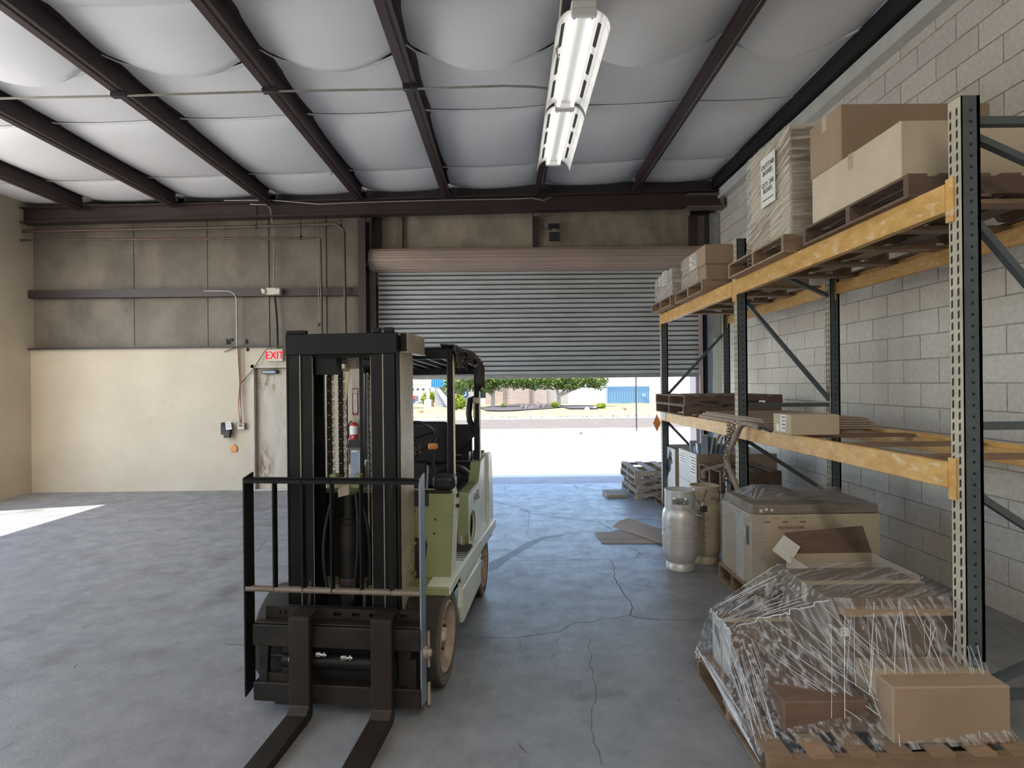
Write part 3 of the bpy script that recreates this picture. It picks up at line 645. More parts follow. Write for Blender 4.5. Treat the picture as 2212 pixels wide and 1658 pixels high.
MB().tube(arc((-.02, 0, .31), (-.085, 0, .16), (-.09, 0, .30)) + [Vector((-.082, 0, .04))], .010, 8).build('hose', 'vinyl', t, smooth=True)
a = W(750, 955, 8.6); 
t = thing('lectern_stand', 'grey floor stand with a dark sloping top under the extinguisher', 'stand', (W(767, 1000, 8.62).x, 8.62, 0))
zt = W(767, 962, 8.6).z
o = MB().box((-.12, -.13, 0), (.12, .13, .03)).build('desk_top', 'liner', t, bevel=.004); o.location = (0, 0, zt); o.rotation_euler = (.45, 0, 0)
o2 = MB().box((-.105, -.11, .031), (.105, .11, .036)).build('desk_mat', 'steel_dark', o)
p_ = MB().box((-.06, -.03, .02), (.06, .03, zt - .01)).build('post', 'grey_part', t, bevel=.004)
MB().box((-.045, -.033, zt - .10), (.045, -.03, zt - .055)).build('label_plate', 'paper', p_)
MB().box((-.15, -.15, 0), (.15, .15, .02)).build('base', 'grey_part', t)
pipe('conduit', 'pale conduit with an elbow on the wall left of the floor stand', 'conduit', [W(752, 962, 8.88), W(753, 990, 8.88), W(752, 1000, 8.88), W(745, 1001, 8.88), W(725, 1000, 8.88)], .015, 'white_panel')
pipe('cord', 'thin dark cord drooping beside the floor stand', 'cord', [W(758, 1000, 8.7), W(759, 1020, 8.7), W(754, 1035, 8.65), W(744, 1040, 8.62)], .004, 'black_wire')
t = thing('strap', 'curled scrap of red strap on the floor by the back wall', 'strap', tuple(G(628, 1072)))
MB().tube([(-.03, 0, .01), (-.05, .01, .04), (-.03, .0, .07), (.0, .02, .02), (.06, .0, .01)], .010, 6).build('strap_loop', 'red_paint', t, smooth=True)

# ---- strip lights
FX, FZ = .545, 4.20
def strip_light(label, y0):
    t = thing('strip_light', label, 'strip light', (FX, y0, FZ), group=None)
    Lf = 1.31
    prof = [(-.185, -.115), (-.182, -.085), (-.165, -.045), (-.14, -.015), (-.11, .005), (-.085, .012), (.085, .012), (.11, .005), (.14, -.015), (.165, -.045), (.182, -.085), (.185, -.115)]
    mb = MB(); k = len(prof)
    mb.add([(x, .03, z) for x, z in prof] + [(x, Lf - .03, z) for x, z in prof], [(i, i + 1, i + 1 + k, i + k) for i in range(k - 1)])
    rf = mb.build('reflector', 'white_enamel', t, solid=.004)
    mb = MB()
    for s in (-1, 1):
        for q in range(3):
            a = .14 + q * .37; mb.add([(s * .118, a, -.004), (s * .138, a, -.020), (s * .138, a + .27, -.020), (s * .118, a + .27, -.004)], [(0, 1, 2, 3)])
    q = mb.build('vent_slots', 'slot_black', rf, solid=.003); q['kind'] = 'stuff'
    mb = MB()
    for q in range(4):
        a = .10 + q * .37
        mb.tube([(x * .985, a, z + .002) for x, z in prof], .0035, 4)
    mb.build('reflector_rib', 'white_enamel', rf)
    MB().box((-.085, .0, .012), (.085, Lf, .06)).build('channel', 'white_enamel', t, bevel=.004)
    MB().box((-.055, .10, -.004), (.055, Lf - .10, .008)).build('ballast_cover', 'white_enamel', t, bevel=.003)
    for y in (.0, Lf - .035):
        e = MB().box((-.088, y, -.045), (.088, y + .035, .012)).build('end_plate', 'white_enamel', t, bevel=.008, seg=2)
        for s in (-1, 1): MB().cyl((s * .062, y + (.035 if y < .1 else 0), -.028), (s * .062, y + (.055 if y < .1 else -.02), -.028), .015, n=10).build('lamp_holder', 'galvanised', e)
    for s in (-1, 1): MB().cyl((s * .062, .05, -.028), (s * .062, Lf - .05, -.028), .0165, n=14).build('tube', 'tube_glass', t, smooth=True)
    for y in (.25, Lf - .25): MB().cyl((0, y, .06), (0, y, .43), .006, n=6).build('hanger_rod', 'conduit', t)
    return t
strip_light('nearer strip light with two glowing tubes, hung end to end with its twin', 3.78)
strip_light('farther strip light with two glowing tubes, nearer the roller door', 5.10)
pipe('cable', 'cream cable running up beside the nearer strip light', 'cable', [W(1214, -60, 3.9), W(1213, 0, 3.95), W(1204, 85, 4.1), W(1203, 115, 4.2), W(1208, 128, 4.3)], .008, 'beige_plastic')
pipe('purlin_hook', 'small dark hook under the purlin at upper left', 'hook', [W(714, 378, 7.6), W(716, 376, 7.6), W(717, 370, 7.6)], .006, 'conduit')

# ================================================================== OUTSIDE
gr = sroot('ground_outside')
MB().box((-40, 9.862, -.30), (60, 20.6, -.02)).box((-40, -14, -.30), (XL - .27, 9.862, -.02)).build('apron', 'apron', gr)
MB().box((-60, 20.6, -.30), (80, 26.6, -.04)).build('road', 'asphalt', gr)
MB().box((-60, 26.6, -.30), (80, 26.8, .02)).build('kerb', 'white_wall', gr)
def gz(Y): return 0.0 - .27 * max(0, min(1, (Y - 26.8) / 23.2))
mb = MB().grid(lambda u, v: (-60 + 140 * u, 26.8 + 120 * v, gz(26.8 + 120 * v) + .05 * noise.noise(Vector((u * 90, v * 60, 0)))), 120, 60); mb.build('verge', 'gravel', gr)
def gpt(px, py, it=8):
    Y = 45
    for _ in range(it):
        p = W(px, py, Y); d = RC @ Vector(((px - 1106) / F, (829 - py) / F, -1.0)); Y = (gz(Y) - H) / (d.z / d.y)
    return Vector((d.x / d.y * Y, Y, gz(Y)))
mb = MB(); poly = [gpt(x, y) for x, y in ((1036, 882), (1060, 878), (1120, 873), (1190, 873), (1230, 878), (1180, 884), (1090, 889), (1050, 888))]
mb.add([(p.x, p.y, p.z + .07) for p in poly], [tuple(range(8))]); mb.build('mulch_bed', 'mulch', gr)
poly = [gpt(x, y) for x, y in ((1205, 878), (1240, 876), (1300, 877), (1290, 884), (1230, 884))]
MB().add([(p.x, p.y, p.z + .07) for p in poly], [tuple(range(5))]).build('mulch_bed', 'mulch', gr)
mb = MB()
for i in range(90):
    x = random.uniform(-9, 16); y = 27.1 + random.uniform(0, .5); s = random.uniform(.03, .09); mb.lathe([(0, 0), (s, 0), (s * .7, s * .5), (0, s * .6)], (x, y, .0), n=5)
o = mb.build('kerb_stones', 'rock', gr); o['kind'] = 'stuff'

def rock(name, label, px, py, wpx, hpx, m, group=None, Y=None):
    p = gpt(px, py) if Y is None else G(px, py); s = wpx * p.y / 1200 / 2; h = hpx * p.y / 1200
    mb = MB(); me = bmesh.new(); bmesh.ops.create_icosphere(me, subdivisions=2, radius=1.0)
    vs = [v.co.copy() for v in me.verts]; fs = [tuple(v.index for v in f.verts) for f in me.faces]; me.free()
    ph = random.uniform(0, 50)
    vs = [Vector((v.x * s, v.y * s * .8, max(-.1, v.z) * h * .95)) * (1 + .28 * noise.noise(v * 1.6 + Vector((ph, 0, 0)))) for v in vs]
    o = mb.add(vs, fs).build(name, m, None); o.location = (p.x, p.y, p.z); tag(o, label, 'rock', group); return o
for px, py, w_, h_, lab in ((1128, 884, 10, 12, 'small boulder at the left end of the boulder row'), (1139, 884, 13, 13, 'second boulder from the left in the row'), (1150, 884, 17, 9, 'low wide boulder in the middle of the row'), (1163, 883, 17, 17, 'tallest boulder in the row by the brick wall'), (1176, 882, 12, 12, 'boulder at the right end of the boulder row')):
    rock('boulder', lab, px, py, w_, h_, 'rock', 'boulders in front of the brick building')
rock('boulder', 'white rock on the verge left of the round yellow bush', 1268, 884, 11, 6, 'rock_white')
rock('boulder', 'pale low rock right beside the white rock', 1285, 882, 9, 5, 'rock_white')
rock('boulder', 'orange-brown rock on the verge before the blue gate', 1347, 885, 12, 8, 'rock_orange')
rock('boulder', 'orange-brown rock on the verge near the pickup truck', 909, 891, 12, 8, 'rock_orange')
rock('boulder', 'pale rock right of the large yellow-green bush', 992, 888, 9, 5, 'rock_white')
rock('boulder', 'small dark stone lying on the white apron', 1254, 937, 8, 5, 'rock', Y=1)
for px, py, w_ in ((1075, 940, 'leftmost'), (1162, 938, 'middle'), (1307, 936, 'rightmost')): rock('pebble', w_ + ' of three tiny pebbles on the white apron', px, py, 2.5, 2, 'rock', 'pebbles on the apron', Y=1)

def leaves(mb, c, rx, ry, rz_, n, s):
    for i in range(n):
        while True:
            v = Vector((random.uniform(-1, 1), random.uniform(-1, 1), random.uniform(-1, 1)))
            if .35 < v.length < 1: break
        k = 1 + .25 * noise.noise(v * 2 + Vector(c) * .7)
        p = Vector(c) + Vector((v.x * rx, v.y * ry, v.z * rz_)) * k
        a = Vector((random.gauss(0, 1), random.gauss(0, 1), random.gauss(0, .5))).normalized(); b = a.orthogonal().normalized()
        mb.add([p - a * s, p + b * s * .6, p + a * s, p - b * s * .6], [(0, 1, 2, 3)])
def blob(mb, c, rx, ry, rz_):
    mb.lathe([(0, -rz_)] + [(math.cos(a), 0) for a in ()] + [(rx * math.cos(math.radians(a)), rz_ * math.sin(math.radians(a))) for a in range(-75, 76, 25)] + [(0, rz_)], c, n=10)
def tree(label, trunk, Y, crowns, leafm='leaf', group=None):
    base = W(trunk[0], trunk[1], Y); base.z = gz(Y)
    t = thing('tree', label, 'tree', tuple(base), group=group)
    lo = 1e9; mb = MB(); bk = MB(); tops = []
    for (px, py, wpx, hpx, n) in crowns:
        c = W(px, py, Y) - base; rx = wpx * Y / 2400; rz_ = hpx * Y / 2400
        leaves(mb, c, rx, rx * .8, rz_, n, .13); tops.append(c)
        ib = MB(); blob(bk, c, rx * .62, rx * .5, rz_ * .6)
    mb.build('foliage', leafm, t); o = bk.build('inner_foliage', leafm, t)
    tb = MB(); th = min(c.z for c in tops) * .5
    tb.tube([(0, 0, -.05), (.02, 0, .15), (.05, 0, th)], [.24, .17, .13], 8)
    for c in tops[:3]: tb.tube([(.05, 0, th), (c.x * .45, c.y, th + (c.z - th) * .5), (c.x * .8, c.y, c.z)], [.12, .08, .04], 6)
    tb.build('trunk', 'bark', t, smooth=True); return t
tree('leafy tree with a forked pale trunk, left of the two before the brick wall', (1064, 876), 44, [(1020, 815, 95, 62, 1100), (1075, 812, 90, 62, 1100), (1048, 832, 60, 36, 500), (1120, 812, 80, 60, 900), (1150, 818, 60, 48, 700)])
tree('leafy tree standing right of the brick wall near the boulders', (1206, 876), 44, [(1195, 815, 85, 56, 1000), (1250, 815, 90, 54, 1000), (1290, 822, 50, 40, 500), (1225, 832, 60, 22, 400)])
tree('bright tree crown behind the forklift guard, partly over the blue sign', (990, 872), 42, [(985, 822, 60, 66, 900)])
def bush(label, px, py, wpx, hpx, m='leaf_yellow', n=500):
    p = gpt(px, py); k = p.y / 1200
    t = thing('bush', label, 'bush', tuple(p)); mb = MB(); leaves(mb, (0, 0, hpx * k / 2), wpx * k / 2, wpx * k / 2.4, hpx * k / 2, n, .10)
    mb.build('foliage', m, t); ib = MB(); blob(ib, (0, 0, hpx * k / 2), wpx * k * .36, wpx * k * .3, hpx * k * .36); ib.build('inner_foliage', m, t)
    return t
bush('large rounded yellow-green bush seen beside the forklift post', 990, 885, 34, 32, n=900)
bush('yellow-green bush around the white street pole', 926, 877, 34, 34, n=700)
bush('small yellow bush at the foot of the right street tree', 1199, 881, 16, 14)
bush('small round yellow-green bush on the verge before the blue gate', 1299, 882, 19, 12)
bush('small green shrub at the left end of the boulder row', 1087, 881, 11, 10, 'leaf', 200)

YW = 52.0
def fw(x0, y0, x1, y1, Y=YW): a = W(x0, y0, Y); b = W(x1, y1, Y); return a, b
t = thing('brick_building', 'low tan brick building across the road with two pierced screen strips', 'building', (0, 0, 0))
a, b = fw(1049, 800, 1182, 880); MB().box((a.x, YW, -.5), (b.x, YW + 8, 3.6)).build('brick_wall', 'far_brick', t)
for x0, x1 in ((1085.8, 1093.7), (1142, 1149.6)):
    a, b = fw(x0, 820, x1, 872); mb = MB()
    s_ = MB().box((a.x, YW - .06, b.z), (b.x, YW - .01, 2.6)).build('screen_strip', 'far_brick', t)
    for j in range(11):
        for i in range(2): mb.box((a.x + .04 + i * .16, YW - .07, b.z + .10 + j * .21), (a.x + .15 + i * .16, YW - .058, b.z + .23 + j * .21))
    mb.build('screen_opening', 'print_brown', s_)
a, b = fw(1029, 800, 1049, 872); mb = MB().box((a.x - .1, YW + .6, -.5), (b.x, YW + .7, 3.2)); mb.build('shopfront_glass', 'glass_dark', t)
MB().box((a.x - .1, YW, 1.5), (b.x, YW + .6, 1.8)).box((a.x - .1, YW + .1, -.3), (b.x, YW + .5, .35)).build('shopfront_shelf', 'white_wall', t)
a, b = fw(1182, 800, 1228, 880); MB().box((a.x, YW + .3, -.5), (b.x, YW + 8, 3.4)).build('rendered_wall', 'beige_wall', t)
a, b = fw(976, 800, 1030, 880); MB().box((a.x, YW, -.5), (b.x, YW + 8, 3.5)).build('rendered_wall', 'beige_wall', t)
MB().box((-7, YW - .3, 3.4), (6, YW + 8.3, 3.7)).build('roof', 'white_wall', t)
a = W(1001, 850, YW - .1); t = thing('round_sign', 'round dark blue sign with a white curl on the beige wall', 'sign', (a.x, YW - .05, a.z))
MB().lathe([(0, -.05), (.45, -.05), (.45, 0), (0, 0)], axis='y', n=24).build('disc', 'sign_blue', t)
MB().tube([(.25 * math.cos(x), -.07, .22 * math.sin(x)) for x in [(-1.2 + i * .35) for i in range(11)]], .045, 5).build('curl', 'paper', t)
t = thing('white_building', 'bright white wall right of the brick building, behind the blue gate', 'building')
a, b = fw(1228, 840, 1312, 880); MB().box((a.x, YW + .5, -.5), (b.x, YW + 1.2, 1.75)).build('yard_wall', 'white_wall', t)
a, b = fw(1404, 828, 1700, 880); MB().box((a.x, YW + .5, -.5), (b.x, YW + 1.2, 2.0)).build('yard_wall', 'white_wall', t)
a, b = fw(1325, 810, 1416, 840, 80); MB().box((a.x, 80, 0), (b.x + 14, 90, 4.4)).build('hall_wall', 'white_wall', t)
t = thing('sliding_gate', 'pale blue slatted steel gate in the white wall', 'gate')
a, b = fw(1311, 834, 1405, 874, YW); n = 26; dx = (b.x - a.x) / n
MB().box((a.x, YW + .30, b.z), (b.x, YW + .34, a.z)).build('gate_sheet', 'gate_blue', t)
g0 = MB().box((0, YW + .18, b.z + .05), (dx * .55, YW + .29, a.z - .03)).build('gate_slat', 'gate_blue', t); g0.location = (a.x + .05, 0, 0)
for i in range(1, n): child_copy(g0, t, (a.x + .05 + i * dx, 0, 0))
MB().box((a.x, YW + .12, a.z - .06), (b.x, YW + .2, a.z)).box((a.x, YW + .12, b.z), (b.x, YW + .2, b.z + .06)).build('gate_rail', 'gate_blue', t)
c = W(1395, 852, YW); MB().box((c.x - .35, YW + .0, c.z - .2), (c.x - .0, YW + .12, c.z + .12)).build('gate_latch', 'gate_blue', t)
a, b = fw(931, 822, 958, 836, 46); t = thing('canopy', 'bright blue ribbed metal canopy edge at the far left building', 'canopy')
n = 9
MB().box((a.x, 46.05, b.z), (b.x + 1.2, 47.4, b.z + 2)).build('fascia', 'blue_metal', t)
q = MB().box((0, 45.98, b.z), (.10, 46.05, b.z + 2)).build('rib', 'blue_metal', t); q.location = (a.x, 0, 0)
for i in range(1, 14): child_copy(q, t, (a.x + i * .17, 0, 0))
t = thing('office_building', 'pale grey building under the blue canopy, with a slanting wing wall', 'building')
a, b = fw(937, 836, 976, 885, 47); MB().box((a.x, 47.5, -.4), (b.x + .2, 51, 2.2)).build('front_wall', 'grey_wall', t)
MB().prism([(a.x, 1.7), (a.x + .3, 1.7), (a.x + 1.9, -.4), (a.x + 1.3, -.4)], 'y', 46.4, 46.7).build('wing_wall', 'white_wall', t)
t = thing('far_building', 'white flat-roofed building far beyond the parked pickup truck', 'building')
a, b = fw(840, 831, 935, 880, 90); MB().box((a.x - 4, 90, -.5), (b.x, 98, a.z)).build('front_wall', 'white_wall', t); MB().box((a.x - 4.3, 89.6, a.z), (b.x + .3, 98, a.z + .5)).build('roof', 'grey_wall', t)
for px in (889, 900, 912, 925):
    a, b = fw(px, 838, px + 5, 843, 89.9); MB().box((a.x, 89.85, b.z), (b.x, 90, a.z)).build('window', 'glass_dark', t)
tree('distant bright treetop above the far white building', (895, 850), 105, [(875, 826, 50, 12, 500), (910, 826, 50, 10, 500)], 'leaf_yellow')
# pickup truck
p = gpt(872, 881); t = thing('pickup_truck', 'dark blue pickup truck parked across the road, tail towards the right', 'truck', (p.x, p.y, p.z))
k = p.y / 1200
MB().prism([(-3.6, .35), (-3.6, .75), (-2.5, .95), (-1.9, 1.45), (-.7, 1.45), (-.45, 1.0), (1.05, 1.02), (1.08, .45), (.85, .40)], 'y', -.9, .9).build('body', 'truck_blue', t, bevel=.05, seg=2)
MB().prism([(-2.35, .98), (-1.85, 1.38), (-.8, 1.38), (-.6, 1.0)], 'y', -.92, -.9).build('side_window', 'glass_dark', t)
for x in (.25, -2.7):
    w1 = MB().lathe([(.0, -.98), (.2, -.98), (.36, -.97), (.38, -.9), (.38, -.7), (0, -.7)], (x, 0, .38), axis='y', n=20).build('wheel', 'rubber', t, smooth=True)
    MB().lathe([(0, -.995), (.16, -.99), (.21, -.98)], (x, 0, .38), axis='y', n=14).build('wheel_rim', 'chrome', w1)
MB().box((.88, -.93, .78), (1.10, -.6, 1.02)).build('taillight', 'taillight', t)
MB().box((1.05, -.9, .36), (1.38, .9, .55)).build('bumper', 'galvanised', t, bevel=.03)
# pole and sign posts
c = gpt(925, 878); t = thing('street_pole', 'white street pole standing in a stone pillar base', 'pole', tuple(c))
MB().box((-.30, -.3, -.1), (.30, .3, .62)).build('base_block', 'white_wall', t); MB().box((.30, -.28, -.1), (.44, .28, .60)).build('stone_face', 'rock_orange', t); MB().cyl((0, 0, .6), (0, 0, 6), .13, n=10).build('shaft', 'white_wall', t)
c = G(1375, 929); t = thing('sign_post', 'thin steel sign post at the road edge before the blue gate', 'post', (c.x, c.y, -.02))
MB().box((-.025, -.01, 0), (.025, .01, 1.95)).build('shaft', 'steel_dark', t)
mb = MB(); [mb.box((-.008, -.012, .15 + i * .1), (.008, -.0098, .18 + i * .1)) for i in range(17)]; mb.build('punched_holes', 'slot_black', t)
# ================================================================== FORKLIFT
def chain_mb(path, link=.035, wid=.022, r=.0035, mb=None, nseg=10):
    mb = mb or MB(); P = [Vector(p) for p in path]; d = 0; pts = []; seg = 0
    L_ = [(b - a).length for a, b in zip(P, P[1:])]; tot = sum(L_); step = link * .74; s = 0; i = 0
    while s < tot:
        k = 0; q = s
        while k < len(L_) - 1 and q > L_[k]: q -= L_[k]; k += 1
        dr = (P[k + 1] - P[k]).normalized(); c = P[k] + dr * q
        u = dr.orthogonal().normalized() if abs(dr.z) < .95 else (Vector((1, 0, 0)) - dr * dr.x).normalized()
        w = dr.cross(u)
        if i % 2: u, w = w, u
        lp = []
        for j in range(nseg):
            a = 2 * PI * j / nseg; ca, sa = math.cos(a), math.sin(a)
            lp.append(c + dr * (ca * (link / 2 - wid / 2 * (0 if abs(ca) < .3 else .0)) ) + u * sa * wid / 2)
        mb.tube(lp, r, 5, closed=True); s += step; i += 1
    return mb
FK = thing('forklift', 'old green forklift with black mast and worn forks, parked on the left', 'forklift', (-.877, 2.93, 0), -math.radians(6.5))
def fp(name, mb, m, parent=FK, **k): return mb.build(name, m, parent, **k)
# --- mast: two nested pairs of channels
for s in (-1, 1):
    def X(a, b): return (s * a, s * b)
    mb = MB(); x0, x1 = X(.292, .304)
    mb.box((x0, .03, .10), (x1, .275, 1.915)); mb.box((s * .235, .03, .10), (s * .292, .045, 1.915)); mb.box((s * .235, .26, .10), (s * .292, .275, 1.915))
    fp('outer_rail', mb, 'black_steel')
    mb = MB(); mb.box((s * .278, -.005, .06), (s * .290, .16, 1.90)); mb.box((s * .228, -.005, .06), (s * .278, .012, 1.90)); mb.box((s * .228, .14, .06), (s * .278, .156, 1.90))
    mb.box((s * .296, -.002, .06), (s * .304, .02, 1.90))
    fp('middle_rail', mb, 'black_steel')
    mb = MB(); mb.box((s * .208, .0, .05), (s * .222, .15, 1.86)); mb.box((s * .158, .0, .05), (s * .208, .016, 1.86)); mb.box((s * .158, .13, .05), (s * .208, .146, 1.86))
    o = fp('inner_rail', mb, 'black_steel')
    for u_ in (.2265, .2235): MB().box((s * u_, -.006, .1), (s * (u_ + .0022), -.003, 1.82)).build('worn_edge', 'mast_edge', o)
    MB().box((s * .1585, -.001, .1), (s * .1605, .004, 1.80)).build('worn_edge', 'mast_edge', o)
side = fp('mast_side_plate', MB().box((.3045, .035, .45), (.3075, .27, 1.825)), 'mast_edge')  # pale colour paints the door light on the black rail's side
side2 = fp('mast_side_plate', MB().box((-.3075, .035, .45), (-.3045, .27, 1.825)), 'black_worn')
fp('crosshead', MB().box((-.305, -.012, 1.815), (.305, .012, 1.925)).box((-.17, .012, 1.80), (.17, .05, 1.925)).box((-.30, -.014, 1.925), (-.19, .02, 1.945)).box((.175, -.014, 1.925), (.215, .02, 1.95)).box((.235, -.01, 1.925), (.285, .02, 1.952)), 'black_steel', bevel=.003)
fp('top_tie', MB().box((-.345, .06, 1.83), (-.305, .40, 1.925)).box((.305, .045, 1.83), (.340, .05, 1.925)).box((-.33, .385, 1.83), (.33, .40, 1.925)), 'black_steel', bevel=.004)
fp('tie_bracket', MB().box((.335, .05, 1.826), (.342, .40, 1.93)).box((.30, .05, 1.822), (.348, .40, 1.83)), 'mast_edge')
fp('head_lug', MB().box((-.04, .16, 1.745), (.02, .20, 1.815)).box((-.11, .10, 1.73), (-.02, .16, 1.745)), 'mast_edge', bevel=.003)
fp('head_bracket', MB().box((-.15, .02, 1.71), (-.04, .10, 1.81)), 'black_steel')
# lift chains: leaf chains and link chains
for u_, vv in ((-.105, .08), (-.054, .11)):
    mb = MB(); z = 1.15
    while z < 1.72:
        mb.box((u_ - .013, vv, z), (u_ + .013, vv + .014, z + .026)); mb.box((u_ - .009, vv - .002, z + .026), (u_ + .009, vv + .016, z + .033)); z += .033
    fp('leaf_chain', mb, 'black_steel')
    mb = MB(); [mb.box((u_ - .008, vv - .004, 1.16 + .066 * i), (u_ + .006, vv - .001, 1.163 + .066 * i)) for i in range(9)]; fp('chain_pin', mb, 'mast_edge')
    fp('link_chain', chain_mb([(u_ + .020, vv + .006, 1.72), (u_ + .023, vv + .006, 1.14)], .032, .017, .0026), 'chain_bright')
fp('chain_anchor', MB().cyl((-.10, .06, 1.73), (-.06, .06, 1.735), .012, n=8).cyl((.135, .10, 1.70), (.135, .10, 1.76), .008, n=8).box((.13, .08, 1.71), (.165, .11, 1.725)), 'chain_steel')
fp('edge_chain', chain_mb([(.106, .10, 1.70), (.110, .10, 1.14)], .02, .012, .003), 'chain_steel')
fp('side_rod', MB().cyl((.092, .13, 1.72), (.094, .13, .6), .005, n=8).cyl((-.135, .13, 1.70), (-.125, .10, 1.10), .007, n=8), 'mast_edge')
fp('side_post', MB().box((.064, .09, 1.10), (.076, .12, 1.80)), 'black_steel')
fp('lift_cylinder', MB().lathe([(0, .06), (.055, .06), (.055, .90), (.045, .91), (.045, .93), (.034, .935), (.034, 1.06), (0, 1.06)], (-.005, .10, 0), n=20), 'black_worn', smooth=True)
fp('cylinder_band', MB().lathe([(.057, .58), (.059, .585), (.059, .61), (.057, .615)], (-.005, .10, 0), n=20), 'steel_brown')
fp('cylinder_yoke', MB().box((-.095, .02, 1.105), (.085, .09, 1.15)).box((-.085, .03, 1.15), (-.05, .08, 1.18)).box((.05, .03, 1.15), (.085, .08, 1.18)), 'lift_green', bevel=.004)
fp('yoke_plate', MB().add([(-.03, .01, 1.06), (.03, .01, 1.075), (.03, .01, 1.13), (-.03, .01, 1.105), (-.03, .02, 1.06), (.03, .02, 1.075), (.03, .02, 1.13), (-.03, .02, 1.105)], [(0, 1, 2, 3), (7, 6, 5, 4), (0, 4, 5, 1), (1, 5, 6, 2), (2, 6, 7, 3), (3, 7, 4, 0)]), 'mast_edge')
for a, b, c in (((-.06, .03, 1.08), (-.08, .0, .55), (-.15, .0, .8)), ((.06, .03, 1.08), (.05, .0, .52), (.10, .0, .85)), ((.075, .04, 1.06), (.13, .03, .60), (.15, .03, .9))):
    fp('hydraulic_hose', MB().tube(arc(a, b, c, 10), .009, 8), 'vinyl', smooth=True)
fp('mast_shade_sheet', MB().box((-.30, .283, .12), (.225, .290, 1.03)), 'slot_black')  # black sheet added as the shade behind the mast
# --- carriage
def plate_with_slots(x0, x1, z0, z1, v0, v1, slots):
    mb = MB(); xs_ = x0
    for (a, b, c, d) in slots:
        mb.box((xs_, v0, z0), (a, v1, z1)); mb.box((a, v0, z0), (b, v1, c)); mb.box((a, v0, d), (b, v1, z1)); xs_ = b
    mb.box((xs_, v0, z0), (x1, v1, z1)); return mb
fp('carriage_top_plate', plate_with_slots(-.385, .45, .44, .512, -.085, -.065, [(-.31, -.27, .475, .492), (-.02, .02, .475, .492), (.08, .12, .475, .492), (.17, .21, .475, .492), (.33, .37, .475, .492)]), 'black_worn')
fp('carriage_bar', MB().box((-.41, -.165, .345), (.455, -.10, .450)).box((-.41, -.150, .450), (.455, -.10, .458)), 'black_worn', bevel=.004)
fp('carriage_bar', MB().box((-.41, -.165, .066), (.455, -.10, .160)).box((-.30, -.16, .050), (-.19, -.10, .066)), 'black_worn', bevel=.004)
mb = MB(); mb.prism([(-.385, .16), (-.345, .16), (-.335, .345), (-.385, .345)], 'y', -.15, -.12).box((-.345, -.14, .16), (-.235, -.11, .20)).box((-.39, -.14, .30), (-.36, -.11, .345))
mb.box((-.27, -.13, .16), (-.21, -.11, .345)).box((-.235, -.14, .16), (-.21, -.11, .20)); fp('carriage_stay', mb, 'black_worn'); mb = MB().box((.385, -.15, .16), (.43, -.12, .30)).box((.335, -.13, .16), (.40, -.12, .345)); fp('carriage_stay', mb, 'black_worn')
fp('side_shift_cylinder', MB().cyl((-.26, -.13, .265), (.20, -.13, .265), .036, n=16).cyl((.20, -.13, .265), (.205, -.13, .265), .042, n=16).cyl((-.33, -.13, .285), (.20, -.13, .285), .012, n=8), 'black_steel', smooth=True)
for a, b, m in (((-.075, -.165, .315), (-.02, -.165, .313), 'chrome'), ((.055, -.165, .302), (.115, -.165, .306), 'chrome'), ((-.215, -.17, .285), (-.19, -.17, .285), 'brass')):
    A, B = Vector(a), Vector(b); fp('hose_fitting', MB().cyl(A, A.lerp(B, .45), .012, n=6).cyl(A.lerp(B, .45), B, .009, n=8).cyl(A.lerp(B, .7), A.lerp(B, .85), .013, n=6), m)
fp('back_panel', MB().box((-.30, -.06, .10), (.30, -.02, .50)), 'slot_black')
fp('mast_foot_bracket', MB().prism([(-.02, .5), (.02, .5), (.02, .62), (-.0, .62)], 'x', -.19, -.175).prism([(-.02, .5), (.02, .5), (.02, .62), (-.0, .62)], 'x', .11, .125), 'steel_dark')
fp('side_bolt', MB().cyl((.455, -.10, .315), (.475, -.10, .315), .03, n=16).cyl((.475, -.10, .315), (.495, -.10, .315), .018, n=6), 'mast_edge')
fp('side_latch', MB().box((.463, -.06, .22), (.475, -.045, .40)).box((.463, -.06, .03), (.475, -.045, .14)), 'mast_edge')
# --- load backrest
for u_, m in ((-.460, 'black_steel'), (.456, 'mast_edge')):
    fp('backrest_side', MB().prism([(-.15, .075), (-.065, .060 if u_ > 0 else .095), (-.065, 1.205), (-.15, 1.185)], 'x', u_ - .004, u_ + .004), 'black_steel' if u_ < 0 else 'blue_steel')  # right plate's lighter steel carries the door light in its colour
fp('backrest_top_bar', MB().box((-.456, -.150, 1.160), (.456, -.138, 1.184)).box((-.456, -.150, 1.176), (.456, -.095, 1.184)), 'black_steel')
fp('backrest_middle_bar', MB().box((-.456, -.150, .612), (.456, -.140, .634)).box((-.456, -.150, .612), (.456, -.085, .620)), 'tube_brown')
for i in range(1, 6):
    u_ = -.456 + .152 * i
    o = fp('backrest_bar', MB().box((u_ - .004, -.150, .615), (u_ + .004, -.112, 1.178)), 'black_steel')
# --- forks
for k, u_ in enumerate((-.146, .272)):
    w_ = .053
    prof = [(-.205, .505), (-.165, .505), (-.165, .03), (-.18, .008), (-.22, .0), (-1.25, .0), (-1.25, .012), (-.7, .034), (-.24, .048), (-.205, .075)]
    o = fp('fork', MB().prism(prof, 'x', u_ - w_, u_ + w_), 'fork_steel', bevel=.004)
    o['label'] = ('fork blade at left, olive worn steel' if k == 0 else 'fork blade at right, rustier steel')
    MB().box((u_ - w_ + .004, -.208, .066), (u_ + w_ - .004, -.2045, .072)).build('heel_mark', 'mast_edge', o)
    MB().box((u_ - w_, -.20, .505), (u_ + w_, -.10, .515)).build('fork_hook', 'fork_steel', o)
